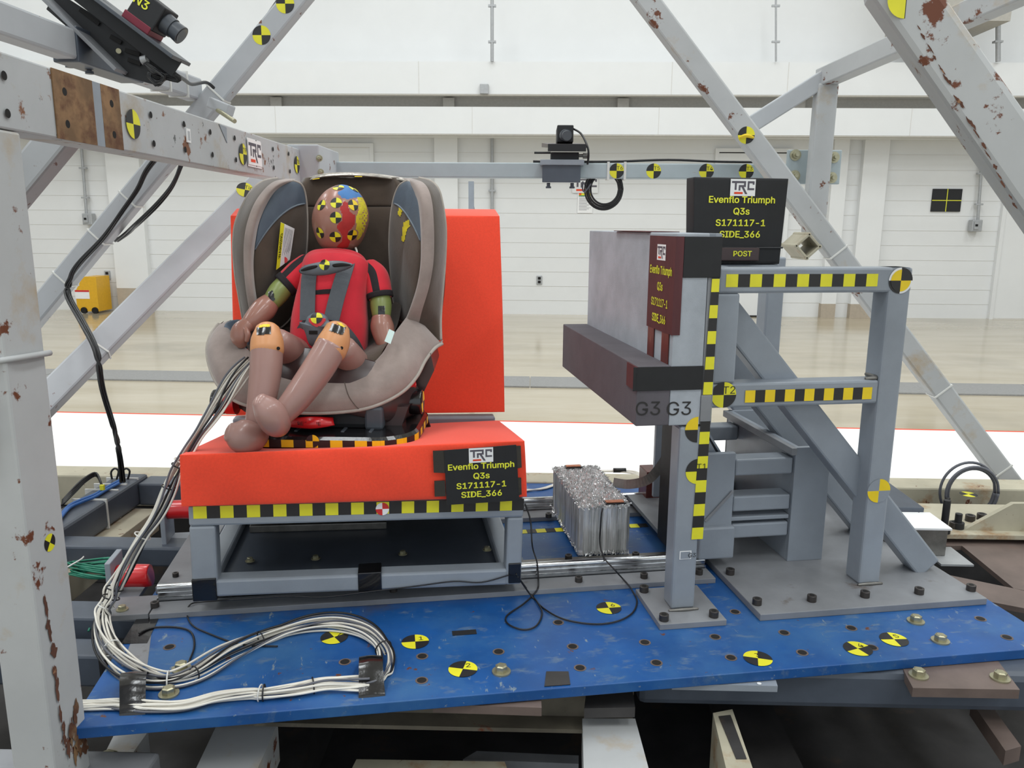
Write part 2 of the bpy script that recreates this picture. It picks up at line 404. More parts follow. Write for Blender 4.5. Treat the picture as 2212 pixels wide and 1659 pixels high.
def logo(mb, c, right, up, w, mi_bg, mi_g, mi_o, lift=.0008):
    """three-letter laboratory mark on a white patch; w wide, .62 w high"""
    c, right, up = V(c), V(right).normalized(), V(up).normalized(); n = right.cross(up).normalized()
    def q(pts, mi, l): mb.add([c+right*((x-.5)*w)+up*((y-.31)*w)+n*l for x, y in pts], [tuple(range(len(pts)))], mi)
    q([(0,0),(1,0),(1,.62),(0,.62)], mi_bg, lift)
    l = lift+.0004
    R_ = lambda x0, y0, x1, y1: [(x0,y0),(x1,y0),(x1,y1),(x0,y1)]
    for p in (R_(.05,.47,.61,.545), R_(.17,.22,.245,.47), R_(.33,.2,.4,.4), R_(.4,.33,.61,.4), R_(.535,.4,.61,.47), [(.44,.33),(.53,.33),(.69,.07),(.6,.07)],
              R_(.68,.47,.95,.545), R_(.68,.22,.75,.47), R_(.75,.22,.95,.29), R_(.88,.42,.95,.47)): q(p, mi_g, l)
    q([(.16,.07),(.5,.07),(.5,.145),(.16,.145)], mi_o, l)

# ================================================================== THE HALL
YW = 11.3
o = MB().box(-16, 16, -8, YW, -.1, 0).build('floor', 'floor'); struct(o)
w = MB().box(-16, 16, YW, YW+.2, 0, 8)
for k in range(1, 12): w.box(-16, 16, YW-.004, YW+.01, .2032*k-.0025, .2032*k+.0025, mi=1)
struct(w.build('wall_back', ['wall', 'seam']))
struct(MB().box(-16.2, -16, -8, YW, 0, 8).build('wall_left', 'wall'))
struct(MB().box(16, 16.2, -8, YW, 0, 8).build('wall_right', 'wall'))
struct(MB().box(-16, 16, -8, YW, 8, 8.1).build('ceiling', 'ceil'))
def zY(py, y, px=1106): return aY(px, py, y).z
# bulkheads across the back wall
YB = 10.75
za, zb, zc, zd = zY(133, YB), zY(204, YB), zY(231, YB+.0), zY(290, YB)
struct(MB().box(-16, 16, YB, YW, zb, za, bev=0).build('trim_1', 'wallp'))
struct(MB().box(-16, 16, YB, YW, zd, zc).build('trim_2', 'wallp'))
b = MB().box(-16, 16, YB+.22, YW, zc, zb)
for k in range(14): b.box(-15+k*2.3, -14.85+k*2.3, YB+.15, YB+.22, zc+.01, zb-.02)
struct(b.build('trim_3', 'recess'))
b = MB()
for x in (340, 905, 1450, 1700, 2010): p = aY(x, 200, YB); b.box(p.x-.004, p.x+.004, YB-.003, YB+.01, zb, za)
for x in (595, 1020, 1423, 1968): p = aY(x, 260, YB); b.box(p.x-.003, p.x+.003, YB-.003, YB+.01, zd, zc)
struct(b.build('trim_4', 'seam'))
# thin flanges under the bulkheads
struct(MB().box(-16, 16, YB-.03, YB+.05, zb-.02, zb).build('trim_5', 'recess'))
struct(MB().box(-16, 16, YB-.03, YB+.05, zd-.02, zd).build('trim_6', 'recess'))
# pilasters with beige plinths
for i, (x0, x1, yb) in enumerate(((255, 325, 630), (942, 990, 640), (1775, 1806, 650), (1838, 1890, 650))):
    X0, X1 = aY(x0, 650, YW-.1).x, aY(x1, 650, YW-.1).x
    zt = zY(yb, YW-.1)
    b = MB().box(X0, X1, YW-.1, YW, zt, zd)
    b.box(X0, X1, YW-.1, YW, 0, zt, mi=1 if i != 1 else 0); struct(b.build('trim_%d' % (7+i), ['wallp', 'beige']))
# doors
def door(n, x0, x1, ytop, ybot=690, leaf='wallp'):
    X0, X1 = aY(x0, 500, YW).x, aY(x1, 500, YW).x; zt = zY(ytop, YW)
    d = MB().box(X0, X1, YW-.045, YW, .02, zt, mi=0)
    r = d.build('door_%d' % n, [leaf]); struct(r)
    fr = MB().box(X0-.05, X0, YW-.06, YW, 0, zt).box(X1, X1+.05, YW-.06, YW, 0, zt).box(X0-.05, X1+.05, YW-.06, YW, zt, zt+.05)
    fr.build('door_frame', 'wall', r)
    g = MB().box(X0, X1, YW-.0465, YW-.0455, zt-.014, zt); g.box(X0, X1, YW-.05, YW-.04, .0, .02); g.build('door_gap', 'hole' if n == 2 else 'seam', r)
    MB().cyl((X1-.1, YW-.045, 1.0), (X1-.1, YW-.1, 1.0), .02).box(X1-.22, X1-.09, YW-.11, YW-.09, .99, 1.01).build('door_handle', 'galv', r)
door(1, 612, 805, 320); door(2, 1542, 1690, 327); door(3, 2163, 2400, 320)
# painted white floor area with red edge line
pA, pB = aZ(110, 892, 0), aZ(2212, 935, 0)
sl = (pB.y-pA.y)/(pB.x-pA.x)
yl = lambda x: pA.y+sl*(x-pA.x)
o = MB().prism([(-7,.2,.001),(6.2,.2,.001),(6.2,yl(6.2),.001),(-7,yl(-7),.001)], (0,0,.003)).prism([(-7,yl(-7),.001),(6.2,yl(6.2),.001),(6.2,yl(6.2)+.03,.001),(-7,yl(-7)+.03,.001)], (0,0,.002), mi=1).build('trim_12', ['wfloor', 'ored']); struct(o)
# trench cover
a0, a1 = aZ(130, 800, 0), aZ(130, 820, 0); b0, b1 = aZ(2212, 833, 0), aZ(2212, 856, 0)
def ext(p, q, x): return p.y+(q.y-p.y)/(q.x-p.x)*(x-p.x)
t = thing('trench_cover', 'long strip of grey chequer plate let into the tan floor', 'floor cover', (0, 6, 0))
for k in range(8):
    x0, x1 = -8+2*k, -8+2*k+1.992
    MB().hexa([(x0, ext(a1,b1,x0), .001), (x1, ext(a1,b1,x1), .001), (x1, ext(a0,b0,x1), .001), (x0, ext(a0,b0,x0), .001),
               (x0, ext(a1,b1,x0), .012), (x1, ext(a1,b1,x1), .012), (x1, ext(a0,b0,x1), .012), (x0, ext(a0,b0,x0), .012)]).build('cover_plate', 'trench', t)
# conduits and boxes
def conduit(x, y0, y1, yw, label, r=.02, box=None, xb=None, boxtop=None):
    P0, P1 = aY(x, y0, yw), aY(xb or x, y1, yw)
    t = thing('conduit', label, 'pipe', (P1.x, yw, P1.z))
    MB().cyl(P0, P1, r, n=12).build('pipe', 'galv', t)
    for f in (.3, .75): q = P0.lerp(P1, f); MB().box(q.x-.05, q.x+.05, yw-r, yw+r*1.5, q.z-.012, q.z+.012).build('clamp', 'galv', t)
    if box:
        q = aY(box[0], box[1], yw); MB().box(q.x-.07, q.x+.07, yw-.05, yw+.06, q.z-.09, q.z+.07, bev=.01).build('outlet_box', 'galv', t)
        MB().box(q.x-.045, q.x+.015, yw-.065, yw-.05, q.z-.06, q.z+.045, bev=.004).box(q.x-.035, q.x, yw-.068, yw-.065, q.z-.02, q.z+.01, mi=1).build('socket_face', ['galv', 'hole'], t)
conduit(176, 320, 462, YW-.07, 'thin grey conduit dropping to the outlet box on the wall at far left', box=(192, 472), xb=187)
conduit(2122, 330, 478, YW-.07, 'thin grey conduit dropping to the outlet box right of the black cross target', box=(2107, 486), xb=2112)
conduit(1063, -40, 133, YB-.03, 'thin vertical conduit on the upper wall above the white ledge', .022)
conduit(1063, 292, 680, YW-.05, 'thin vertical conduit behind the top of the orange seat back', .022)
conduit(1676, -40, 133, YB-.03, 'thin conduit on the upper wall between the two right diagonal tubes', .012)
conduit(2156, -40, 133, YB-.03, 'thin conduit at the upper right corner of the wall', .03)
def outlet(x, y, label):
    q = aY(x, y, YW-.01); t = thing('wall_outlet', label, 'wall socket', (q.x, YW-.01, q.z-.06))
    MB().box(q.x-.04, q.x+.04, YW-.02, YW-.001, q.z-.062, q.z+.062, bev=.006).build('plate', 'galv', t)
    for s_ in (-.026, .026): MB().box(q.x-.02, q.x+.02, YW-.023, YW-.019, q.z+s_-.018, q.z+s_+.018, bev=.005).build('socket', 'hole', t)
outlet(232, 594, 'grey double wall socket above the yellow box, low on left wall')
outlet(1165, 605, 'grey double wall socket low on the wall right of the seat')
# wall marks
q = aY(2045, 433, YW-.02); t = thing('cross_target', 'black square panel with thin yellow cross on back wall', 'wall target', (q.x, YW-.02, q.z-.16))
MB().box(q.x-.2, q.x+.2, YW-.022, YW-.002, q.z-.15, q.z+.155, bev=.002).build('panel', 'blackm', t)
MB().box(q.x-.2, q.x+.2, YW-.024, YW-.022, q.z-.005, q.z+.005).box(q.x-.006, q.x+.004, YW-.0245, YW-.022, q.z-.15, q.z+.155).build('cross_lines', 'yel', t)
q = aY(1264, 399, YW-.02); b = MB(); logo(b, (q.x, YW-.02, q.z), (1,0,0), (0,0,1), .36, 0, 1, 2, lift=0)
tag(b.build('wall_logo', ['wallp', 'logo', 'ored']), 'lettered laboratory mark on wall below the far camera mount', 'logo')
q = aY(1264, 438, YW-.02); b = MB().box(q.x-.105, q.x+.105, YW-.012, YW-.006, q.z-.14, q.z+.14)
b.box(q.x-.09, q.x+.09, YW-.0135, YW-.012, q.z+.1, q.z+.135, mi=1).box(q.x-.09, q.x+.0, YW-.0135, YW-.012, q.z+.085, q.z+.1, mi=2).box(q.x-.09, q.x-.055, YW-.014, YW-.013, q.z+.105, q.z+.13, mi=3)
for k in range(12): b.box(q.x-.085, q.x+.085-.03*(k % 3), YW-.013, YW-.012, q.z+.065-.015*k, q.z+.069-.015*k, mi=4)
tag(b.build('notice_sheet', ['white', 'tyel', 'grcable', 'ored', 'logo']), 'white notice sheet with yellow header pinned to back wall', 'sign')
q = aY(1045, 192, YB-.05); o = MB().box(q.x-.05, q.x+.06, YB-.06, YB, q.z-.06, q.z+.06, bev=.005).build('junction_box', 'galv'); tag(o, 'small grey box on the edge of the white ledge', 'junction box')
# yellow cabinet
p0, p1 = aZ(165, 668, 0), aZ(211, 666, 0); yc = YW-.45
X0, X1 = aY(160, 600, yc).x, aY(207, 600, yc).x; zt = zY(598, yc, 190)
t = thing('yellow_cabinet', 'small yellow metal cabinet on floor against left of back wall', 'cabinet', ((X0+X1)/2, yc, 0))
MB().prism([(X0,yc,.03),(X1,yc,.03),(X1,yc,zt),(X0+.12,yc,zt),(X0,yc,zt-.2)], (0,.35,0)).build('body', 'yelbox', t)
q = aY(178, 636, yc); MB().box(q.x-.1, q.x+.1, yc-.004, yc, q.z-.06, q.z+.06).box(q.x-.1, q.x+.1, yc-.006, yc-.004, q.z+.035, q.z+.06, mi=1).build('data_label', ['white', 'red'], t)
for x in (X0+.1, X1-.05): MB().cyl((x, yc-.02, .045), (x, yc+.02, .045), .044, n=18).build('caster', 'hole', t)
# grey stanchion behind seat back
q0, q1 = aY(1018, 392, 5.5), aY(1018, 392, 5.5)
t = thing('gray_stanchion', 'thin grey stanchion standing behind the top of orange back cushion', 'stanchion', (q0.x, 5.5, 0))
MB().box(q0.x-.018, q0.x+.018, 5.48, 5.52, .02, q0.z).build('upright', 'gray', t)
MB().prism([(q0.x+.0, 5.49, .75), (q0.x+.16, 5.49, .75), (q0.x+.018, 5.49, q0.z-.16)], (0,.02,0)).build('gusset', 'gray', t)
MB().box(q0.x-.15, q0.x+.15, 5.38, 5.62, .004, .02).build('foot_plate', 'gray', t)
# grey duct high on the wall, top right
p0, p1 = aY(2000, -60, 10.3), aY(2110, 45, 10.3)
struct(MB().box(p0.x, p1.x+.4, 10.3, YW, p1.z, 5.5).build('trim_13', 'recess'))

# ================================================================== OUTER TRUSS
def steel_tube(name, p0, p1, w, h, up, label, m='truss', cat='steel tube', bev=.006, group=None):
    p0, p1 = V(p0), V(p1)
    t = thing(name, label, cat, p0 if p0.z < p1.z else p1, group=group)
    MB().bar(p0, p1, w, h, up, bev=bev).build('tube', m, t); return t
nb = lambda t: t
# long drilled beam, left (face X=-.72, z 1.37..1.47)
tb = thing('drilled_beam', 'long rust-stained drilled beam with laboratory logo running back at upper left', 'steel beam', (-.75, 1.8, 1.374))
MB().box(-.78, -.72, .35, 2.5, 1.374, 1.476, bev=.003).build('beam_body', 'beam', tb)
MB().box(-.7195, -.7175, aX(118,250,-.72).y, aX(205,280,-.72).y, 1.3745, 1.4755).build('bare_patch', 'rust', tb)
MB().box(-.7195, -.7175, aX(222,280,-.72).y, aX(262,290,-.72).y, 1.3745, 1.4755).build('bare_patch', 'rust', tb)
MB().box(-.7195, -.7178, aX(198,280,-.72).y, aX(224,290,-.72).y, 1.3745, 1.4755).build('painted_band', 'gray', tb)
b = MB()
for x, y in ((5,163),(13,245),(136,198),(143,268),(238,224),(244,291),(323,248),(330,310),(395,268),(398,323),(452,285),(457,334),(505,298),(508,345),(551,308),(552,355),(588,322),(590,362),(622,332),(625,370)):
    p = aX(x, y, -.72); b.disc(p, (0,1,0), (0,0,1), .0062, lift=.0026, n=16)
b.build('drilled_holes', 'hole', tb)
def tgt(parent, p, right, up, r, name='calibration_target', mats=TG, **k):
    return MB().target(p, right, up, r, **k).build(name, mats, parent)
for x, y, lab in ((285, 268, None), (523, 333, 'T9'), (640, 356, 'T8')):
    p = aX(x, y, -.72); tgt(tb, p, (0,1,0), (0,0,1), .0255, lab=lab, lift=.0028)
p = aX(547, 316, -.72); b = MB(); pp = V((-.72, p.y, p.z))
b.add([(-.7175, p.y-.052, 1.392), (-.7175, p.y+.05, 1.392), (-.7175, p.y+.05, 1.462), (-.7175, p.y-.052, 1.462)], [(0,1,2,3)], 0)
logo(b, (-.717, p.y, 1.428), (0,1,0), (0,0,1), .1, 0, 1, 2); b.build('logo_sticker', ['white', 'logo', 'ored'], tb)
p = aX(405, 293, -.72); MB().box(-.7195, -.717, p.y-.009, p.y+.009, p.z-.014, p.z+.014).box(-.717, -.7165, p.y-.005, p.y+.005, p.z-.009, p.z+.009, mi=1).build('marker_box', ['white', 'truss'], tb)
p = aX(482, 288, -.72); MB().prism([(-.7195, p.y-.025, p.z+.018), (-.7195, p.y+.02, p.z+.015), (-.7195, p.y+.018, p.z-.02)], (.001,0,0)).build('tape_scrap', 'gray', tb)
# near post, left
tp = thing('near_post', 'large rust-stained pale post at the left edge, nearest the camera', 'steel post', (-.752, 1.095, .3))
MB().box(-.785, -.72, 1.045, 1.135, .092, 1.373, bev=.004).build('post_body', 'trussr', tp)
p = aX(107, 1172, -.72); tgt(tp, p, (0,1,0), (0,0,1), .0135, a0=.9)
b = MB()
q = aX(78, 1640, -.72)
p = aY(15, 565, 1.045); b.box(-.775, -.752, 1.041, 1.045, p.z-.016, p.z+.016)
b.build('marker_box', 'white', tp)
b = MB().tube([(-.80,1.06,aY(0,790,1.04).z), (-.79,1.04,aY(0,790,1.04).z), (-.74,1.035,aY(60,783,1.04).z), (-.716,1.06,aY(90,775,1.06).z), (-.716,1.14,aY(92,772,1.1).z)], .0045, sub=4)
b.build('weld_bead', 'trussr', tp)
b = MB().box(-.83, -.752, 1.015, 1.045, aY(0,975,1.03).z, aY(0,840,1.03).z, bev=.006); b.build('lug_plate', 'trussr', tp)
MB().cyl((-.762, 1.014, aY(20,960,1.02).z), (-.762, 1.016, aY(20,960,1.02).z), .008).build('lug_hole', 'hole', tp)
def blobs(parent, pts, right, up, m='rustd', name='rust_patches', lift=.0012, seed=1):
    rs = random.Random(seed); b = MB(); right, up = V(right), V(up)
    for p, rx, ry in pts:
        n_ = 16; q = [V(p)+right*(rx*math.cos(2*math.pi*k/n_)*rs.uniform(.45, 1.15))+up*(ry*math.sin(2*math.pi*k/n_)*rs.uniform(.45, 1.15)) for k in range(n_)]
        nz = right.cross(up).normalized()*(lift+.00012*(len(b.v)//17))
        b.add([V(p)+nz]+[x+nz for x in q], [(0, k+1, (k+1) % n_+1) for k in range(n_)], 0)
    return b.build(name, m, parent)
pt_ = []
for x, y, rx, ry in ((92,1300,.004,.011),(95,1315,.004,.018),(97,1355,.006,.012),(103,1372,.004,.02),(108,1400,.005,.008),(106,1412,.009,.012),(112,1455,.005,.018),(116,1480,.006,.012),(118,1500,.004,.02),(124,1545,.004,.016),(130,1575,.005,.012),(133,1600,.004,.018),(140,1625,.006,.015),(150,1560,.002,.01),(60,1135,.004,.007),(28,1010,.003,.006),(60,990,.005,.012),(57,1090,.003,.008)):
    p = aX(x, y, -.72) if x > 88 else aY(x, y, 1.045)
    if x > 88: pt_.append((V((-.72, max(p.y, 1.052)+rx, p.z)), rx, ry))
blobs(tp, pt_, (0,1,0), (0,0,1), seed=3)
blobs(tp, [(V((-.72, 1.11+rs_.uniform(-.02,.015), aX(165,1600,-.72).z+rs_.uniform(-.03,.06))), rs_.uniform(.004,.011), rs_.uniform(.01,.022)) for rs_ in [random.Random(7)] for _ in range(16)], (0,1,0), (0,0,1), m='rust', name='rust_stain', lift=.0009, seed=5)
# far cross beam
tc = thing('cross_beam', 'grey horizontal cross beam behind the seats carrying a row of round targets', 'steel beam', (.1, 2.745, 1.406))
MB().box(-.80, .86, 2.72, 2.771, 1.406, 1.456, bev=.004).build('beam_body', 'tbeam', tc)
MB().box(-.76, -.66, 2.5, 2.76, 1.374, 1.49, bev=.004).build('corner_block', 'truss', tc)
for x, lab in ((1332, 'T6'), (1412, 'T5'), (1526, 'T4'), (1612, 'T3')):
    p = aY(x, 370, 2.72); tgt(tc, (p.x, 2.72, 1.431), (1,0,0), (0,0,1), .0245, lab=lab)
for x in (1314, 1350):
    p = aY(x, 370, 2.72); MB().box(p.x-.004, p.x+.004, 2.716, 2.775, 1.402, 1.46).build('cable_tie', 'tie', tc)
MB().tube([(.0, 2.735, 1.461), (.25, 2.73, 1.461), (.45, 2.73, 1.468), (.62, 2.73, 1.463), (.8, 2.73, 1.462)], .004).build('cable', 'bcable', tc)
for x, y in ((690, 342), (693, 372)): q = aY(x, y, 2.5); bolt(tc, (q.x, 2.5, q.z), 'hex', (0,-1,0), .6)
# bolted plate where the cross beam ends
x0, x1, z0, z1 = aY(1702, 322, 2.7).x, aY(1812, 400, 2.7).x, aY(1760, 398, 2.7).z, aY(1760, 324, 2.7).z
tq = thing('bolted_plate', 'grey end plate with four bolts behind the rusty vertical strut', 'steel plate', ((x0+x1)/2, 2.7, z0))
MB().box(x0, x1, 2.695, 2.712, z0, z1, bev=.003).build('plate', 'tbeam', tq)
for x, y in ((1718, 335), (1716, 380), (1801, 340), (1796, 384)): q = aY(x, y, 2.695); bolt(tq, (q.x, 2.695, q.z), 'flange', (0,-1,0), .9)
# diagonals
A0, A1 = aY(60, 700, 2.35), aY(690, -60, 2.35)
ta = steel_tube('diagonal_tube', A0, A1, .05, .062, (0,0,1), 'pale diagonal tube with strapped black cables behind the drilled beam', 'truss', group=None)
dA = (A1-A0).normalized(); upA = V((0,-1,0)).cross(dA)*-1
for x, y, in ((616, 8), (565, 76)):
    p = aY(x, y, 2.325); tgt(ta, V((p.x, 2.325, p.z)), (1,0,0), (0,0,1), .0255)
B0, B1 = aY(60, 905, 1.98), aY(600, 360, 2.62)
upB = V((0,1,0)).cross((B1-B0).normalized())
tb2 = steel_tube('diagonal_tube', B0, B1, .05, .070, upB, 'pale diagonal tube left of the child seat carrying the target marked Tip', 'truss')
def on_bar(p0, p1, px, py, w, up=(0,0,1)):
    """point of the bar's camera-side face seen at a pixel"""
    d = (p1-p0).normalized(); sd = d.cross(V(up)).normalized()
    if sd.y > 0: sd = -sd
    r = ray(px, py); pt = p0+sd*(w/2); k = (pt-C0).dot(sd)/r.dot(sd); return C0+r*k, d, sd
q, d_, sd_ = on_bar(B0, B1, 529, 410, .05, upB)
r_ = V((1,0,0)); r_ = (r_-sd_*r_.dot(sd_)).normalized(); u_ = sd_.cross(r_).normalized()
tgt(tb2, q, r_, u_ if u_.z > 0 else -u_, .0255, lab='Tip', lift=.001 if r_.cross(u_ if u_.z > 0 else -u_).dot(sd_) > 0 else -.001)
# upper left tube with camera
G0, G1 = V((-1.05, 1.0, 1.625)), V((-.975, 2.36, 1.625))
tg = steel_tube('camera_rail', G0, G1, .05, .062, (0,0,1), 'pale horizontal tube at top left carrying the camera mount', 'truss')
for f in (.86, .93):
    q = G0.lerp(G1, f); MB().box(q.x-.028, q.x+.028, q.y-.003, q.y+.003, q.z-.034, q.z+.034).build('cable_tie', 'tie', tg)
q = aY(478, 242, 2.28); tj = thing('clamp_plate', 'small plate with bolt where the diagonal meets the drilled beam', 'bracket', q)
MB().bar(aY(455,222,2.28), aY(500,240,2.28), .05, .03, (0,0,1)).build('plate', 'truss', tj)
MB().cyl(aY(470,238,2.26), aY(507,262,2.2), .006, n=10).build('clamp_bolt', 'zinc', tj)
# stub tube behind the near post top left
MB()
t = steel_tube('diagonal_tube', aY(-20,480,1.5), aY(165,255,1.5), .05, .055, (0,0,1), 'short pale diagonal tube end beside the near post under the drilled beam', 'truss')
# right hand members
C_0, C_1 = aY(1372, -30, 2.6), aY(2250, 1135, 2.6)
tcx = steel_tube('diagonal_tube', C_1, C_0, .06, .064, (0,0,1), 'long pale diagonal tube crossing behind the black sign box to lower right', 'trussr')
p = aY(1612, 292, 2.57); tgt(tcx, V((p.x, 2.57, p.z)), (1,0,0), (0,0,1), .026)
MB().limb([aY(1598,297,2.565), aY(1612,293,2.555), aY(1627,297,2.565)], [.004,.006,.004], n=12).build('curled_target_edge', 'tyelo', tcx)
for x, y in ((1800, 548), (2033, 838), (2160, 1010)):
    q = aY(x, y, 2.6); dC = (C_1-C_0).normalized()
    q = C_0+dC*(q-C_0).dot(dC); MB().bar(q-dC*.003, q+dC*.003, .0645, .0685, (0,0,1), bev=.001).build('cable_tie', 'tie', tcx)
D0, D1, D2 = aY(1618, 272, 2.64), aY(1782, 168, 2.64), aY(2300, -62, 1.85)
td = thing('bent_tube', 'pale bent tube joining the diagonal to the upper right', 'steel tube', D0)
dd = (D1-D0).normalized(); MB().bar(D0-dd*.03, D1+dd*.02, .05, .052).build('tube', 'truss', td)
dd = (D2-D1).normalized(); MB().bar(D1-dd*.015, D2, .05, .056).build('tube', 'trussr', td)
F0, F1 = aY(1757, 490, 2.635), aY(1785, 182, 2.635)
tf = steel_tube('vertical_strut', F0-V((0,0,.02)), F1, .064, .05, (0,1,0), 'rust-streaked vertical strut under the bent tube', 'trussr')
q = aY(1746, 532, 2.45); t = thing('square_socket', 'short open square socket tube sticking out below the diagonal', 'socket tube', q)
ux, uz = V((.72,0,.69)), V((-.69,0,.72)); wS = .062; b = MB()
for k in range(4):
    for sgn in (1,):
        a = [ux, uz, -ux, -uz][k]; c_ = [uz, -ux, -uz, ux][k]
        b.bar(q+a*(wS/2-.006)+V((0,0,0)), q+a*(wS/2-.006)+V((0,.14,0)), wS, .008, a, bev=.002)
b.build('tube', 'cream', t)
E0, E1 = aY(1915, -50, 1.5), aY(2290, 490, 1.42)
te = steel_tube('diagonal_tube', E1, E0, .085, .088, (0,0,1), 'thick rust-blotched pale diagonal tube at upper right, nearest the camera', 'trussr', bev=.012)
b = []
for k in range(26):
    q, d_, sd_ = on_bar(E0, E1, 1985+8.2*k, 60+15.2*k+math.sin(k*2.1)*4, .085)
    if k % 7 not in (2, 5): b.append((q, .0014+.0007*(k % 3), .006+.0025*(k % 4)))
dE = (E1-E0).normalized(); rE = dE.cross(sd_).normalized(); blobs(te, b, rE if rE.cross(dE).dot(sd_) > 0 else -rE, dE, name='seam_rust', seed=12)
q = aY(1957, -2, 1.452); tgt(te, V((q.x, 1.452, q.z)), (1,0,0), (0,0,1), .031)


# ================================================================== SLED CHASSIS (hall axes)
ZP = .457     # top of the blue plate
tch = t = thing('pit_blocker', 'dark pan added under the blue plate to block the white floor', 'added blocker', (0, 1.4, .0))  # added dark pan: blocks the white floor and its bounce, darkens the pit
MB().box(-2.3, 2.4, .2, 2.46, .05, .09).build('pan', 'ddark', t)
MB().box(-2.3, 2.4, .2, 2.46, .004, .05).build('skid', 'ddark', t)
MB().box(-2.3, 2.4, 2.37, 2.46, .092, .355).build('rear_blocker', 'ddark', t)  # added at the back so the deck opening comes out dark
for x in (-1.9, -.5, .5, 1.9): MB().box(x-.05, x+.05, .25, 2.4, .09, .2).build('cross_rib', 'ddark', t)
def beam(name, label, x0, x1, y0, y1, z0, z1, m, cat='steel beam', bev=.006, part='tube'):
    t = thing(name, label, cat, ((x0+x1)/2, (y0+y1)/2, z0)); MB().box(x0, x1, y0, y1, z0, z1, bev=bev).build(part, m, t); return t
tbk = beam('rear_sill', 'rusty cream sill beam along the far edge of the sled', -2.3, 2.4, 2.36, 2.46, .36, .462, 'cream', part='sill_body')
for px, py in ((2092, 1068),): q = aZ(px, py, .462); tgt(tbk, q, (1,0,0), (0,1,0), .025, a0=.4)
zH = .46
q0, q1 = aZ(140,1156,zH), aZ(140,1180,zH); zb_ = aY(140,1222,q1.y).z
beam('deck_tube', 'dark grey deck tube running left to right below the blue cable', -1.9, -.56, q1.y, q0.y, zb_, zH, 'dgray')
q0, q1 = aZ(139,1137,.485), aZ(296,1038,.485)
t = thing('deck_tube', 'dark grey deck tube running away at left, wrapped with four white ties', 'steel tube', (q0.x, 1.9, .41))
MB().bar(V((q0.x-.045,1.1,.445)), V((q1.x-.045,2.32,.445)), .09, .08, bev=.008).build('tube', 'dgray', t)
for px, py in ((228,1081), (253,1060), (271,1048), (296,1035)):
    e = aZ(px, py, .485); MB().box(e.x-.094, e.x+.004, e.y-.0025, e.y+.0025, .402, .489).build('cable_tie', 'tie', t)
beam('deck_tube', 'dark grey deck tube across the back left corner of the sled', q1.x+.0, -.58, 2.25, 2.33, .405, .475, 'dgray')
beam('deck_channel', 'pale dirty channel under the tie-wrapped deck tube', q1.x-.02, q1.x+.06, 1.5, 2.24, .33, .40, 'cream', bev=.002, part='channel')
beam('deck_tube', 'grey deck tube below the green cable coil at left', -1.7, -.64, 1.52, 1.60, .36, .425, 'dgray')
q = aZ(200, 1400, .40); tt = beam('deck_tube', 'dark deck tube with shiny black tape left of blue plate', -1.5, -.60, q.y-.03, q.y+.04, .33, .40, 'dgray')
MB().box(-.86, -.70, q.y-.033, q.y+.043, .328, .4025, bev=.008).build('tape_wrap', 'black', tt)
beam('deck_tube', 'grey flat deck bar at lower left edge', -1.6, -.62, 1.12, 1.17, .33, .372, 'grayd')
beam('deck_tube', 'cream dirty deck bar at lower left beside the near post', -1.6, -.70, .98, 1.05, .29, .335, 'cream')
# front main tube and its plates
tm = beam('main_tube', 'dark grey rounded main tube under the front edge of blue plate', .21, 1.35, 1.352, 1.432, .357, .436, 'dgray', bev=.014)
tm2 = beam('main_beam', 'dark cream I-beam under the front edge of blue plate', -.78, .2, 1.335, 1.41, .335, .43, 'creamdk', bev=.002, part='web')
MB().box(-.62, .2, 1.295, 1.335, .335, .343).build('flange', 'creamdk', tm2)
def plate(name, label, px, z, th, m, cat='steel plate'):
    P = [aZ(x, y, z) for x, y in px]; c = sum(P, V())/len(P)
    t = thing(name, label, cat, (c.x, c.y, z-th))
    MB().prism([p-V((0,0,th)) for p in P], (0,0,th)).build('plate', m, t); return t, P
t, P = plate('shim_plate', 'brown steel plate poking out under the middle of blue plate', ((935,1521),(1170,1529),(1165,1440),(955,1440)), .4345, .016, 'brown')
bolt(t, aZ(962,1500,.4345), 'socket')
t, P = plate('shim_plate', 'thin grey plate poking out under blue plate right of centre', ((1452,1477),(1680,1482),(1660,1420),(1470,1420)), .436, .012, 'gray')
MB().disc(aZ(1640,1477,.436), (1,0,0), (0,1,0), .004, lift=.0008).build('bright_hole', 'white', t)
t, P = plate('shim_plate', 'brown steel plate with two zinc bolts at lower right', ((1972,1486),(2203,1490),(2120,1380),(1925,1395)), .4365, .018, 'brown')
for px, py in ((1984,1460), (2160,1466)): bolt(t, aZ(px, py, .4365), 'hex', s=1.0)
t, P = plate('shim_plate', 'brown flat bar end under the left of blue plate', ((180,1562),(424,1556),(424,1500),(200,1500)), .42, .014, 'brown')
t, P = plate('clamp_plate', 'small dark clamp plate hanging below the plate edge notch', ((1262,1530),(1372,1528),(1365,1480),(1268,1482)), .4, .02, 'ddark')
def pbeam(name, label, px, z, th, m, **k):
    t, P = plate(name, label, px, z, th, m, 'steel beam'); return t, P
t, P = pbeam('support_beam', 'white scuffed support beam running toward the camera at bottom centre', ((1262,1700),(1412,1700),(1372,1552),(1258,1552)), .355, .07, 'trussr')
t, P = pbeam('support_beam', 'black-topped cream support beam running toward the camera at bottom', ((1578,1700),(1640,1700),(1582,1532),(1540,1540)), .36, .12, 'cream')
MB().prism([aZ(x, y, .3605) for x, y in ((1590,1640),(1613,1640),(1578,1545),(1552,1548))], (0,0,.001)).build('dark_strip', 'ddark', t)
pbeam('support_beam', 'short grey-brown bar end at bottom right under the tube', ((2172,1622),(2206,1612),(2135,1515),(2098,1515)), .33, .03, 'brown')
t, P = pbeam('support_beam', 'pale rusty support beam running toward the camera at bottom left', ((395,1720),(530,1720),(600,1562),(470,1562)), .33, .08, 'trussr')
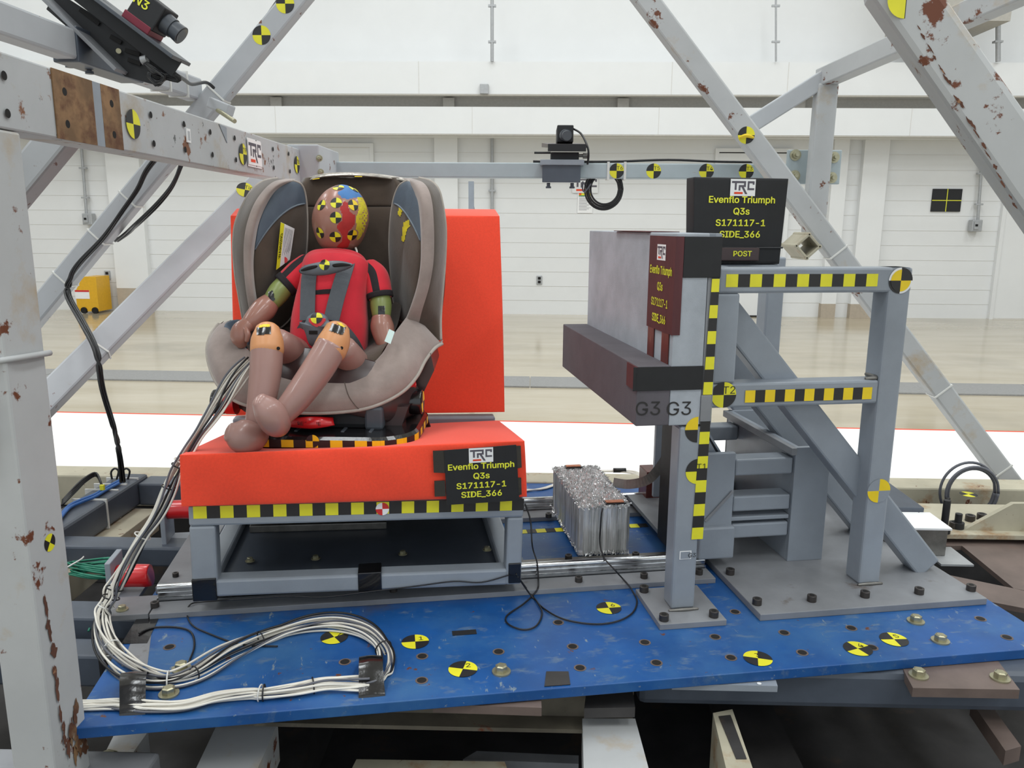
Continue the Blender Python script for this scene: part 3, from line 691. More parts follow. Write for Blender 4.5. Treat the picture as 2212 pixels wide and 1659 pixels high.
t, P = pbeam('support_beam', 'pale rusty flange beside the near post at the very bottom', ((190,1700),(235,1700),(320,1580),(250,1580)), .33, .05, 'trussr')
bolt(t, aZ(232,1655,.33), 'hex', s=1.6)
pbeam('support_beam', 'low cream cross bar lying in the dark pit at bottom centre', ((740,1700),(1110,1700),(1090,1645),(770,1640)), .25, .05, 'cream')
pbeam('support_beam', 'dim grey cross bar lying in the pit right of centre', ((1000,1640),(1250,1650),(1250,1632),(1030,1622)), .22, .04, 'grayd')
# right deck
t, P = plate('deck_plate', 'stained brown deck plate right of the grey base plate', ((2000,1150),(2230,1150),(2340,1300),(2190,1271),(2078,1179),(2012,1179)), .43, .012, 'brown')
t, P = plate('deck_plate', 'brown deck plate strip at right edge below the dark opening', ((2040,1240),(2190,1271),(2400,1320),(2400,1350),(2140,1300)), .43, .012, 'brown')
pA = aZ(2040, 1166, .44); pB = aZ(2212, 1166, .44)
t = thing('corner_bracket', 'rusty cream corner bracket with gusset at right edge of the sled', 'bracket', (pA.x+.15, pA.y+.1, .44))
MB().box(pA.x-.03, pB.x+.1, pA.y, pA.y+.24, .442, .456, bev=.002).build('flange', 'cream', t)
MB().prism([aY(2078,1148,pA.y+.03), aY(2190,1088,pA.y+.03), aY(2250,1088,pA.y+.03), aY(2250,1150,pA.y+.03)], (0,.014,0)).build('gusset', 'cream', t)
MB().box(pB.x+.03, pB.x+.3, pA.y-.03, pA.y+.14, .33, .50, bev=.003).build('block', 'cream', t)
for px, py in ((2060,1140), (2095,1125), (2120,1122)): bolt(t, aZ(px, py, .456), 'socket', s=1.5)

# ================================================================== BLUE PLATE AND RAILS (turned test axes)
tp = thing('blue_plate', 'large worn blue steel base plate with numbered round targets and holes', 'base plate', B(.37, 1.77, .437), ANG)
MB(BF).box(-.526, 1.275, 1.217, 2.335, .437, ZP, bev=.0015).build('plate', 'blue', tp)
b = MB()
for px, py in ((366,1398),(392,1440),(368,1415),(911,1470),(912,1418),(745,1430),(1000,1366),(1077,1408),(1237,1397),(1206,1345),(1253,1443),(1393,1388),(1418,1432),(1545,1376),(1579,1421),(1694,1367),(1733,1410),(1839,1357),(1884,1399),(2118,1337),(2175,1377),(1588,1322)):
    if (px, py) in ((1000,1366),(392,1440),(368,1415)): continue
    q = aZ(px, py, ZP); MB().disc(q, UU, VV, .0085, lift=.0009, n=20).disc(q, UU, VV, .0115, mi=1, lift=.0005, n=20).build('bolt_hole', ['hole', 'brown'], tp)
q = aZ(1003,1367,ZP); MB().add([q+UU*a+VV*c+V((0,0,.0009)) for a, c in ((-.024,-.009),(.024,-.009),(.024,.009),(-.024,.009))], [(0,1,2,3)]).build('black_patch', 'blackm', tp)
for px, py, a0, lab in ((722,1377,.5,'7'), (897,1387,0,'1'), (1000,1446,-.35+.0,'2'), (1315,1314,0,'6'), (1637,1423,1.15,'3'), (1853,1402,.25,'4'), (1931,1382,-.1,'5')):
    tgt(tp, aZ(px, py, ZP), UU, VV, .0265, a0=a0, lab=lab, lift=.0012)
for px, py in ((1083,1452), (1978,1343), (2031,1385), (365,1500), (392,1446)): bolt(tp, aZ(px, py, ZP), 'hex')
def patch(name, px, m, parent, z=ZP, lift=.0008, th=.0006):
    P = [aZ(x, y, z)+V((0,0,lift)) for x, y in px]; return MB().prism(P, (0,0,th)).build(name, m, parent)
patch('tape_strip', ((300,1330),(345,1332),(318,1390),(262,1392)), 'black', tp)
b = MB().prism([aZ(x,y,ZP)+V((0,0,.0008)) for x, y in ((1180,1452),(1228,1452),(1232,1480),(1176,1484))], (0,0,.001))
b.build('edge_scrape', 'ddark', tp)
for u in (-.5, 1.24):
    pass
patch('clear_scuff', ((262,1440),(300,1345),(330,1345),(318,1440)), 'grayd', tp, lift=.0003, th=.0002)
# yellow squares stuck on the plate between the rails
b = MB(); v0 = toB(aZ(1185,1146,ZP))[1]; 
for k in range(18):
    u = .215+.0255*k; b.box(u, u+.0255, v0-.0127, v0+.0127, ZP+.0005, ZP+.0009, mi=0 if k % 2 == 0 else 1)
b2 = MB(BF); b2.v = [BF @ p for p in b.v]; b2.f = b.f; b2.m = b.m; b2.sm = b.sm; b2.build('checker_tape', TG, tp)
def rail(label, v0, u0, u1):
    t = thing('linear_rail', label, 'rail', B((u0+u1)/2, v0+.06, ZP), ANG)
    MB(BF).box(u0, u1, v0, v0+.055, ZP, ZP+.012, bev=.001).build('front_strip', 'grayd', t)
    MB(BF).box(u0, u1, v0+.058, v0+.084, ZP, ZP+.018).box(u0, u1, v0+.062, v0+.08, ZP+.018, ZP+.03, bev=.002).cyl((u0,v0+.071,ZP+.036), (u1,v0+.071,ZP+.036), .009, n=16).build('rail_body', 'steel', t)
    MB(BF).box(u0+.1, u1, v0+.09, v0+.155, ZP, ZP+.014, bev=.001).build('rear_strip', 'steeld', t)
    return t
tr = rail('bright linear rail on blue plate in front of the bench, nearest the camera', 1.572, -.50, .715)
for px, py in ((1250,1256), (1391,1248), (1510,1240), (850,1277), (335,1311)): bolt(tr, aZ(px, py, ZP+.012), 'socket')
bolt(tr, aZ(1228,1208,ZP+.014), 'socket'); bolt(tr, aZ(1373,1203,ZP+.014), 'socket')
tr = rail('linear rail on blue plate at the back, behind the foil block', 2.0, -.40, .70)
for px, py in ((1185,1117), (1416,1105)): bolt(tr, aZ(px, py, ZP+.014), 'socket')
# left side plates and rubber bumpers
t = thing('side_plate', 'grey flat plate lying left of the bench on the blue plate', 'steel plate', B(-.5, 1.8, ZP), ANG)
MB(BF).box(-.60, -.503, 1.575, 1.66, ZP, ZP+.012, bev=.001).build('plate', 'grayd', t)
MB(BF).box(-.520, -.445, 1.69, 2.30, ZP, ZP+.016, bev=.001).build('guide_bar', 'grayd', t)
bolt(t, B(-.56, 1.6, ZP+.012), 'hex', s=.7); bolt(t, B(-.49, 1.74, ZP+.016), 'socket', s=.8)
def bumper(label, px0, px1, py, v, r, plate_px, m='red'):
    p0, p1 = aV(px0, py, v), aV(px1, py, v); t = thing('rubber_bumper', label, 'bumper', (p0.x, p0.y, ZP-.02), ANG)
    q0 = p0-UU*.03
    MB().limb([q0, p0, p1-UU*.006, p1], [r, r, r, r*.9], n=28, capr=False, sub=3).build('red_cushion', m, t)
    a = toB(q0); MB(BF).box(a[0]-.012, a[0], a[1]-.035, a[1]+.045, ZP-.005, a[2]+.045, bev=.002).box(a[0]-.012, a[0]+.05, a[1]-.035, a[1]+.045, ZP-.008, ZP+.002, bev=.001).build('bracket', 'gray', t)
    return t
bumper('red rubber bumper with gray bracket at left end of the front rail', 285, 326, 1243, 1.71, .0245, None)
bumper('red rubber bumper behind the left end of the orange cushion', 390, 420, 1100, 2.0, .0235, None)

# ================================================================== BENCH
tilt = Matrix.Rotation(math.radians(1.3), 4, 'Y')
BBF = BF @ Matrix.Translation((-.40, 0, .6)) @ tilt @ Matrix.Translation((.40, 0, -.6))
tbn = thing('test_bench', 'grey tube bench frame with checkered tape strip along its front', 'bench', B(-.07, 1.8, .5), ANG)
u0, u1, vF, zT, zB = -.406, .266, 1.55, .703, .509
T = .042
def bt(name, *a, m='gray', bev=.005): return MB(BBF).box(*a, bev=bev).build(name, m, tbn)
bt('front_rail', u0, u1, vF, vF+T, zT-T, zT)
bt('bottom_rail', u0+T, u1-.03, vF, vF+T, zB, zB+T-.006)
bt('front_leg', u0, u0+.05, vF, vF+T, zB, zT-T)
bt('front_leg', u1-.034, u1, vF, vF+T, zB, zT-T)
for u in (u0, u1-T):
    MB(BBF).bar((u+T/2, vF+T, zT-T/2), (u+T/2, 2.04, .60), T, T, bev=.004).build('side_rail', 'gray', tbn)
    bt('side_base', u, u+T, vF+T, 2.06, zB, zB+.03)
    bt('rear_leg', u, u+T, 2.02, 2.02+T, zB, .735)
bt('rear_rail', u0, u1, 2.02, 2.02+T, .735, .765)
bt('rear_base', u0+T, u1-T, 2.02, 2.06, zB, zB+.03)
bt('floor_plate', u0+T, u1-T, 1.60, 2.02, zB+.002, zB+.012, m='dgray', bev=0)
MB(BBF).prism([(u0+T,vF+T,zT-.012),(u1-T,vF+T,zT-.012),(u1-T,2.02,.612),(u0+T,2.02,.612)], (0,0,.008)).build('seat_pan', 'ddark', tbn)
bt('back_panel', u0+T, u1-T, 2.0, 2.012, zB+.03, .62, m='ddark', bev=0)
bt('sliding_bar', u0+.06, -.02, 1.86, 1.89, zB+.012, zB+.03, m='steeld', bev=.002)
for px, py in ((540,1212), (682,1207), (870,1197), (1052,1188)):
    q = aZ(px, py, zB+.014); bolt(tbn, q, 'hex', s=.6)
for u in (-.36, .22):
    MB(BF).box(u-.03, u+.03, 1.585, 1.70, ZP+.048, .505, bev=.002).build('rail_carriage', 'gray', tbn)
    MB(BF).box(u-.03, u+.03, 2.03, 2.13, ZP+.048, .505, bev=.002).build('rail_carriage', 'gray', tbn)
MB(BBF).tape((-.396, vF, .6905), (.266, vF, .6905), .0256, (0,0,1), 26).build('checker_tape', TG, tbn)
q = aV(826, 1099, vF); MB().target(q, UU, (0,0,1), .0135, lift=.0016).build('red_white_target', ['red', 'white'], tbn)
for (x0, x1, y0, y1) in ((417, 467, 1252, 1297), (774, 824, 1238, 1276), (1098, 1125, 1219, 1258)):
    a, c = aV(x0, y1, vF), aV(x1, y0, vF); A_, C_ = toB(a), toB(c)
    MB(BF).box(A_[0], C_[0], vF-.003, vF+T+.004, A_[2]-.002, C_[2]+.004, bev=.002).build('black_tape', 'black', tbn)
# cushions
def soft_box(fr, c, mi=0, n=14, bul=.012, seam=0, wr=0, seed=1, rnd=.02, fn=None):
    """cloth-covered block: 8 corners (bottom 4, top 4), faces bulged"""
    rs = random.Random(seed); c = [V(p) for p in c]; m = MB(fr)
    def pt(a, b_, cc):
        # soften: pull toward rounded box
        q = [c[0].lerp(c[1], a), c[3].lerp(c[2], a), c[4].lerp(c[5], a), c[7].lerp(c[6], a)]
        return q[0].lerp(q[1], b_).lerp(q[2].lerp(q[3], b_), cc)
    ctr = sum(c, V())/8
    def edge(x): return 0 if x <= 0 or x >= 1 else 1
    for ax in range(3):
        for sg in (0, 1):
            vs = []; fs = []
            for j in range(n+1):
                for i in range(n+1):
                    # cosine spacing puts more points near the edges
                    s_, t_ = (1-math.cos(math.pi*i/n))/2, (1-math.cos(math.pi*j/n))/2
                    k = [0, 0, 0]; k[ax] = sg; k[(ax+1) % 3] = s_; k[(ax+2) % 3] = t_
                    p = pt(*k)
                    e1, e2 = pt(*[x if ii != ax else 1 for ii, x in enumerate(k)]), pt(*[x if ii != ax else 0 for ii, x in enumerate(k)])
                    dr = (e1-e2).normalized()*(1 if sg else -1)
                    f = (math.sin(math.pi*min(1, s_*1.0)))**.5*(math.sin(math.pi*t_))**.5 if 0 < s_ < 1 and 0 < t_ < 1 else 0
                    off = dr*(bul*f)
                    if fn: off += fn(p, ax, sg, f)
                    vs.append(p+off)
            for j in range(n):
                for i in range(n):
                    a = j*(n+1)+i; q = (a, a+1, a+n+2, a+n+1); fs.append(q if sg else q[::-1])
            m.add(vs, fs, mi, True)
    return m
def merge_round(o, bev=.012, seg=3):
    me = o.data; bm = bmesh.new(); bm.from_mesh(me); bmesh.ops.remove_doubles(bm, verts=bm.verts[:], dist=.0004)
    bmesh.ops.recalc_face_normals(bm, faces=bm.faces[:])
    bm.to_mesh(me); bm.free()
    if bev:
        md = o.modifiers.new('round', 'BEVEL'); md.width = bev; md.segments = seg; md.limit_method = 'ANGLE'; md.angle_limit = math.radians(40)
    for p in me.polygons: p.use_smooth = True
zc0, zc1 = .708, .812
def wr1(p, ax, sg, f):
    o_ = V((0,0,0))
    if ax == 1 and sg == 0:
        o_.y -= .004*f*math.sin(p.x*38+p.z*26)+.003*f*math.sin(p.x*70-p.z*60)
    if ax == 2 and sg == 1:
        o_.z -= .016*f*math.exp(-((p.x+.14)/.22)**4)
        o_.z += f*.012*math.exp(-((p.x-.19)/.09)**2)*math.exp(-((p.y-1.68)/.16)**2)
    return o_
cush = soft_box(BF, [(-.412,1.538,zc0),(.272,1.538,zc0-.012),(.278,2.0,.625),(-.412,2.0,.63),(-.408,1.540,zc1),(.266,1.540,zc1+.004),(.275,2.0,.745),(-.41,2.0,.735)], n=22, bul=.008, fn=wr1).build('seat_cushion', 'orange')
merge_round(cush, .008); tag(cush, 'orange-red cloth seat cushion lying on the grey bench frame', 'cushion')
pts = [aV(x, y, v) for x, y, v in ((510,897,2.03),(1090,890,2.03),(0,0,0),(0,0,0),(498,466,2.17),(1079,467,2.17))if x]
a, b_, c_, d_ = pts; up = (V((0,.06,.02)))
dv = (UU*0+VV*.095+V((0,0,.02)))
back = soft_box(I4, [a, b_, b_+dv, a+dv, c_, d_, d_+dv, c_+dv], n=18, bul=.006, fn=lambda p, ax, sg, f: V((0,0,0))).build('back_cushion', 'orange')
merge_round(back, .012); tag(back, 'upright orange-red cloth back cushion behind the child seat', 'cushion')
# sign card taped to the seat cushion
def sign(name, P, label, lines, mats, sz, frac, lg=(0, .36, .30), th=.0016, cat='sign', sx=1.0, bold=.03):
    """P: bottom-left, bottom-right, top-right, top-left"""
    P = [V(p) for p in P]; t = thing(name, label, cat, (P[0]+P[1])/2)
    r, u = (P[1]-P[0]), (P[3]-P[0]); W_, H_ = r.length, u.length; r.normalize(); n = r.cross(u).normalized(); u = n.cross(r).normalized()
    MB().prism([p-n*th for p in P], n*th).build('board', mats[0], t)
    ctr = (P[0]+P[2])/2
    b = MB()
    for s_, f in zip(lines, frac): b.text(s_, ctr+u*(H_*f), r, u, sz, 0, bold, sx=sx, lift=.0005)
    b.build('lettering', 'yel', t)
    b = MB(); logo(b, ctr+u*(H_*lg[0])+r*0, r, u, lg[1]*W_, 0, 1, 2, lift=.0006); b.build('logo_patch', ['white', 'logo', 'ored'], t)
    return t
L4 = ['Evenflo Triumph', 'Q3s', 'S171117-1', 'SIDE_366']
vs_ = 1.5225
P = [aV(x, y, vs_) for x, y in ((965,1091),(1122,1081),(1115,961),(959,973))]
ts = sign('sign_card', P, 'black card with yellow lettering taped on front of the orange seat cushion', L4, ['blackm'], .0205, (.17, .0-.01, -.18, -.345), (.365, .33, .3))
for px in (((935,974),(960,973),(962,1022),(937,1021)), ((938,1039),(961,1038),(963,1072),(939,1073)), ((1114,963),(1125,963),(1127,1010),(1117,1012)), ((1118,1032),(1126,1032),(1127,1068),(1121,1070))):
    P = [aV(x, y, vs_+.004) for x, y in px][::-1]; MB().prism(P, VV*.002).build('black_tape', 'black', ts)

# ================================================================== DOOR ASSEMBLY (foam panels on post)
vD = 1.44
tfp = thing('front_post', 'grey square post on a small foot plate beneath the foam panels', 'post', B(.59, vD, ZP), ANG)
MB(BF).box(.561, .612, vD, vD+.051, ZP+.012, .862, bev=.006).build('post_tube', 'gray', tfp)
MB(BF).box(.518, .659, 1.385, 1.545, ZP, ZP+.0125, bev=.001).build('foot_plate', 'grayd', tfp)
for u, v in ((.532, 1.402), (.638, 1.402), (.532, 1.53)): bolt(tfp, B(u, v, ZP+.0125), 'socket', s=1.15)
MB(BF).limb([(.556,vD-.004,ZP+.014),(.587,vD-.006,ZP+.015),(.617,vD-.004,ZP+.014)], [.003,.004,.003], n=10).build('weld_bead', 'steeld', tfp)
# leaning strip: from (u .624,z 1.203) to (.608, .624)
s0, s1 = B(.6085, vD-.0006, .624), B(.6175, vD-.0006, 1.203)
MB().tape(s0, s1, .0245, tuple(-UU), 23, lift=.001, wd=.0145).build('checker_tape', TG, tfp)
q = aV(1508, 1018, vD); MB().target(q, UU, (0,0,1), .0265, half='L', lift=.0012).build('half_target', TG, tfp)
MB().text('T1', aV(1515,1007,vD), UU, (0,0,1), .02, 0, .0, lift=.003).build('handwriting', 'tblack', tfp)
q = aV(1507, 928, vD); MB().target(q, UU, (0,0,1), .0265, half='L', lift=.0010).build('half_target', ['tblack', 'tyelo'], tfp)
q = aV(1493, 1198, vD); MB(BF).box(.573, .598, vD-.0012, vD-.0006, toB(q)[2]-.009, toB(q)[2]+.009).build('marker_box', 'white', tfp)
MB(BF).box(.575, .596, vD-.0018, vD-.0012, toB(q)[2]-.0075, toB(q)[2]+.0075).build('marker_fill', 'gray', tfp)
MB().text('G3', aV(1494,1198,vD), UU, (0,0,1), .015, 0, .0, lift=.003).build('handwriting', 'tblack', tfp)
tdp = thing('door_panel', 'tall pale grey foam door panel on a steel plate above the front post', 'impact panel', B(.57, 1.8, .86), ANG)
MB(BF).box(.6125, .625, vD, 2.10, .865, 1.238, bev=.001).build('backing_plate', 'gray', tdp)
MB(BF).box(.537, .601, vD, 2.11, .865, 1.238, bev=.002).build('foam_block', 'foaml', tdp)
MB(BF).box(.602, .6122, vD+.001, 2.10, .865, 1.20, bev=.001).build('steel_skin', 'grayd', tdp)
MB(BF).box(.592, .628, vD+.01, vD+.06, .862, .93, bev=.001).build('lug', 'steeld', tdp)
MB(BF).box(.60, .622, vD-.0035, vD-.0005, .872, .925, bev=.001).build('lug_plate', 'grayd', tdp)
MB(BF).box(.550, .6255, vD-.003, vD+.0, 1.155, 1.232, bev=.001).build('black_tape', 'blackm', tdp)
MB().text('G3', aV(1467,882,vD), UU, (0,0,1), .046, 0, -.016, lift=.0012).build('handwriting', 'tblack', tdp)
taf = thing('armrest_foam', 'dark grey foam block fixed low on the left of the pale foam panel', 'impact panel', B(.5, 1.8, .86), ANG)
MB(BF).box(.469, .5365, vD, 2.11, .866, .985, bev=.002).build('foam_block', 'foamd', taf)
MB(BF).box(.460, .602, vD-.003, vD-.0006, .937, .984, bev=.0005).box(.4655, .4688, vD-.003, vD+.06, .937, .984, mi=1).build('tape_band', ['blackm', 'maroon'], taf)
MB().text('G3', aV(1400,882,vD), UU, (0,0,1), .046, 0, -.016, lift=.0012).build('handwriting', 'tblack', taf)
# maroon sign wrapped round the corner of the pale panel: left face part and front face part
uL = .5365
y0, y1 = toB(aU(1408, 505, uL))[1], vD-.001
t = thing('side_sign', 'maroon card with yellow lettering bent around the pale foam panel corner', 'sign', B(uL, 1.5, 1.05), ANG)
zt_, zb2 = 1.232, 1.045
MB(BF).box(uL-.0035, uL-.0015, y1, y0, zb2, zt_).box(uL-.0035, .5495, y1-.0015, y1+.0, zb2, zt_).build('board', 'maroon', t)
cvm = (y0+y1)/2; cen = B(uL-.0035, cvm, 0); R_, U_ = -VV, V((0,0,1))
b = MB()
for s_, z_ in zip(L4, (1.165, 1.133, 1.101, 1.069)): b.text(s_, cen+U_*z_+VV*.0-VV*.0, R_, U_, .0265, 0, .028, sx=(y0-y1)*.98/ (.0265*7.6), lift=.0006)
b.build('lettering', 'yel', t)
b = MB(); logo(b, cen+U_*1.2, R_, U_, .05, 0, 1, 2, lift=.0006); b.build('logo_patch', ['white', 'logo', 'ored'], t)
for f0, f1 in ((.05, .3), (.62, .88)):
    v0_, v1_ = y1+(y0-y1)*(1-f1), y1+(y0-y1)*(1-f0); MB(BF).box(uL-.0025, uL-.0008, v0_, v1_, .985, zb2+.005).build('crinkled_tape', 'mtape', t)
MB(BF).box(.53, .60, 1.6, 1.85, 1.2385, 1.240).build('top_tape', 'maroon', tdp)

# ================================================================== REACTION FRAME (grey, right)
trf = thing('reaction_frame', 'large grey welded tube frame with two checkered bars bolted on blue plate at right', 'steel frame', B(1.0, 1.8, ZP), ANG)
zf = .472
MB(BF).box(.735, 1.253, 1.392, 2.12, ZP, zf, bev=.0015).build('base_plate', 'grayd', trf)
for px, py in ((1635,1305), (1753,1298), (1868,1289), (1985,1282), (2097,1275), (1577,1240), (1447,1100)): bolt(trf, aZ(px, py, zf), 'socket', s=1.15)
def ft(name, p0, p1, w, h, up=(0,0,1), m='gray', bev=.005): return MB(BF).bar(p0, p1, w, h, up, bev=bev).build(name, m, trf)
zU = 1.171
for v in (1.49, 2.02):
    ft('upright', (1.040, v+.028, zf), (1.040, v+.028, zU), .05, .056, (0,1,0))
    if v < 1.6: ft('top_bar', (.645, v+.0255, zU-.0255), (1.066, v+.0255, zU-.0255), .051, .051)
    ft('middle_bar', (.64, v+.0255, .9105), (1.015, v+.0255, .9105), .049, .051)
    ft('inner_post', (.668, v+.0255, .936), (.668, v+.0255, zU-.051), .05, .05, (0,1,0))
ft('shelf_bar', (.645, 1.645, zU-.0155), (.84, 1.645, zU-.0155), .051, .031)
for u in (.668,): ft('side_bar', (u, 1.545, zU-.0255), (u, 2.02, zU-.0255), .05, .051)
for v in (1.575, 1.80, 2.06):
    ft('brace', (.655, v-.02, 1.115), (1.218, v-.02, zf+.006), .05, .062, (0,0,1))
MB(BF).tape((.66, 1.49, 1.1455), (.988, 1.49, 1.1455), .0256, (0,0,1), 13, start=0).build('checker_tape', TG, trf)
MB(BF).tape((.7165, 1.49, .9085), (1.0, 1.49, .9085), .0256, (0,0,1), 13, lift=.0008).build('checker_tape', ['tyelo', 'tblack'], trf)
q = aV(1563, 853, 1.49); tgt(trf, q, UU, (0,0,1), .0268, lab='T2', lift=.0012, lsz=.62)
q = aV(1945, 606, 1.49); tgt(trf, q, UU, (0,0,1), .0268, a0=math.pi/2, lift=.0012, mats=['white', 'tblack'])
q = aV(1945, 606, 1.49); MB().target(q, UU, (0,0,1), .0225, a0=math.pi/2, lift=.002).build('calibration_target', ['tyelo', 'tblack'], trf)
q = aV(1898, 1060, 1.49); MB().target(q, UU, (0,0,1), .0268, a0=0, lift=.0012).build('calibration_target', ['tyelo', 'gray'], trf)
for px, py in ((1877,1272),): 
    MB(BF).limb([(1.012,1.487,zf+.002),(1.04,1.486,zf+.003),(1.068,1.487,zf+.002)], [.003,.0042,.003], n=10).build('weld_bead', 'steeld', trf)
MB(BF).limb([(.99,1.5,.938),(1.012,1.5,.94),(1.016,1.54,.94)], [.004,.005,.004], n=10).build('weld_bead', 'steeld', trf)
# actuator housing in the frame
MB(BF).box(.918, 1.006, 1.63, 1.642, zf, .752, bev=.001).build('column_face', 'gray', trf)
MB(BF).box(.918, .930, 1.642, 2.01, zf, .752, bev=.001).build('column_web', 'gray', trf)
MB(BF).box(.918, 1.006, 2.0, 2.012, zf, .752, bev=.001).build('column_face', 'gray', trf)
MB(BF).box(.905, .918, 1.625, 2.01, .735, .752, bev=.001).build('top_flange', 'grayd', trf)
# sliding carriage: pusher plate with gussets and arms
tca = thing('impact_carriage', 'grey welded carriage with stacked arms between the front post and reaction frame', 'carriage', B(.75, 1.8, .5), ANG)
def cb(name, *a, m='gray', bev=.002): return MB(BF).box(*a, bev=bev).build(name, m, tca)
for z0, z1 in ((.688,.727), (.601,.638), (.535,.570)): 
    cb('arm', .775, .916, 1.635, 1.685, z0, z1, bev=.004); cb('arm', .775, .916, 1.93, 1.98, z0, z1, bev=.004)
cb('thin_arm', .765, .916, 1.635, 1.70, .578, .588)
cb('side_cheek', .70, .772, 1.63, 1.645, .522, .745); cb('side_cheek', .70, .772, 1.97, 1.985, .522, .745)
cb('end_web', .760, .772, 1.645, 1.97, .522, .60)
cb('lower_block', .690, .775, 1.615, 1.70, .495, .572, bev=.004)
MB(BF).bar((.705,1.626,.585), (.768,1.626,.655), .004, .006, (0,0,1), bev=.001).build('gusset_rib', 'grayd', tca)
cb('pusher_plate', .657, .669, 1.64, 1.79, .49, .855, m='gray')
for v in (1.66, 1.775): MB(BF).prism([(.669,v,.50),(.76,v,.50),(.76,v,.70),(.669,v,.85)], (0,.012,0)).build('gusset', 'gray', tca)
MB(BF).prism([(.669,1.66,.85),(.669,1.79,.85),(.77,1.79,.70),(.77,1.66,.70)], (.0,.0,.008)).build('top_plate', 'gray', tca)
cb('cross_tube', .60, .93, 2.02, 2.07, .80, .845, m='dgray', bev=.005)
cb('black_backing', .645, .657, 1.66, 1.775, .49, .84, m='blackm')
MB(BF).box(.70, .74, 2.03, 2.10, .489, .575, bev=.002).build('wood_block', 'mtape', tca)
MB(BF).box(.655, .74, 1.64, 2.08, .487, .4985, bev=.001).build('carriage_plate', 'grayd', tca)
for v in (1.7, 1.95): cb('bearing_block', .66, .74, v, v+.07, .487-.0, .495)
# black sign box on top of the frame
vp = 1.62; zb_ = zU+.001
tpd = thing('sign_box', 'black padded box with yellow lettering sitting on top of the grey frame', 'sign box', B(.74, 1.68, zb_), ANG)
m_ = soft_box(BF, [(.642,vp,zb_),(.838,vp,zb_),(.838,vp+.045,zb_),(.642,vp+.045,zb_),(.634,vp,1.352),(.845,vp,1.352),(.845,vp+.045,1.352),(.634,vp+.045,1.352)], n=8, bul=.001)
o = m_.build('padding', 'blackm', tpd); merge_round(o, .006, 2)
cen = B(.742, vp-.001, 0)
b = MB()
for s_, z_ in zip(L4, (1.307, 1.283, 1.259, 1.235)): b.text(s_, cen+V((0,0,z_)), UU, (0,0,1), .0225, 0, .03, lift=.0012)
b.build('lettering', 'yel', tpd)
b = MB(); logo(b, cen+V((0,0,1.332)), UU, (0,0,1), .056, 0, 1, 2, lift=.0012); b.build('logo_patch', ['white', 'logo', 'ored'], tpd)
MB(BF).box(.640, .842, vp-.004, vp-.0015, 1.205, 1.209, bev=.001).build('tape_fold', 'black', tpd)
q0, q1 = toB(aV(1548, 569, vp)), toB(aV(1636, 533, vp))
MB(BF).box(q0[0], q1[0], vp-.012, vp-.003, zb_+.007, q1[2]-.002, bev=.002).build('name_strip', 'shell', tpd)
MB().text('POST', B((q0[0]+q1[0])/2+.006, vp-.0125, 1.1945), UU, (0,0,1), .0185, 0, .03, lift=.0006).build('lettering', 'yel', tpd)

# ================================================================== ALUMINIUM HONEYCOMB BLOCK
uh0, uh1, vh0, vh1, zh0, zh1 = .437, .557, 1.732, 2.05, .4715, .594
th = thing('honeycomb_block', 'shiny crinkled aluminium honeycomb block standing on the rails', 'crush block', B(.497, 1.86, zh0), ANG)
rs = random.Random(5); m_ = MB(BF)
def zig(p, q, n, amp, out):
    P = []; p, q, out = V(p), V(q), V(out)
    for i in range(n*2+1): P.append(p.lerp(q, i/(n*2))+out*(amp*((i % 2)*2-1)*.5+rs.uniform(-.2,.2)*amp))
    return P
pp = zig((uh0,vh0,0),(uh1,vh0,0),10,.007,(0,-1,0))[:-1]+zig((uh1,vh0,0),(uh1,vh1,0),34,.0045,(1,0,0))[:-1]+zig((uh1,vh1,0),(uh0,vh1,0),13,.0045,(0,1,0))[:-1]+zig((uh0,vh1,0),(uh0,vh0,0),34,.0045,(-1,0,0))[:-1]
n_ = len(pp); vs = []; fs = []
for j in range(7):
    z_ = zh0+(zh1-zh0)*j/6
    for p in pp: vs.append((p.x+rs.uniform(-.0006,.0006), p.y+rs.uniform(-.0006,.0006), z_+(rs.uniform(-.003,.003) if j in (6,) else 0)))
for j in range(6):
    for k in range(n_): fs.append((j*n_+k, j*n_+(k+1)%n_, (j+1)*n_+(k+1)%n_, (j+1)*n_+k))
m_.add(vs, fs, 0); m_.build('cell_walls', 'alum', th)
m_ = MB(BF); nu_, nv_ = 60, 150; vs = []; fs = []
for j in range(nv_+1):
    for i in range(nu_+1):
        vs.append((uh0+(uh1-uh0)*i/nu_+rs.uniform(-.0007,.0007), vh0+(vh1-vh0)*j/nv_+rs.uniform(-.0007,.0007), zh1+rs.uniform(-.0045,.0035)-(.006 if (i+j) % 3 == 0 else 0)))
for j in range(nv_):
    for i in range(nu_): a = j*(nu_+1)+i; fs.append((a, a+1, a+nu_+2, a+nu_+1))
m_.add(vs, fs, 0); m_.build('cell_tops', 'alum', th)
m_ = MB(BF)
def frill(p, q, n, out):
    p, q, out = V(p), V(q), V(out)
    for i in range(n):
        c = p.lerp(q, (i+rs.random())/n)+out*rs.uniform(-.001,.004)
        a = [V((rs.uniform(-1,1), rs.uniform(-1,1), rs.uniform(-1,1)))*.0042 for _ in range(3)]
        m_.add([c+x for x in a], [(0,1,2)], 0)
for z_ in (zh0+.002, zh0+.007, zh1, zh1-.004): frill((uh0,vh0,z_),(uh1,vh0,z_),110,(0,-1,0)); frill((uh0,vh1,z_),(uh0,vh0,z_),260,(-1,0,0)); 
frill((uh1,vh0,zh1),(uh1,vh1,zh1),200,(1,0,0))
o = m_.build('torn_foil_edge', 'alum', th); o['kind'] = 'stuff'
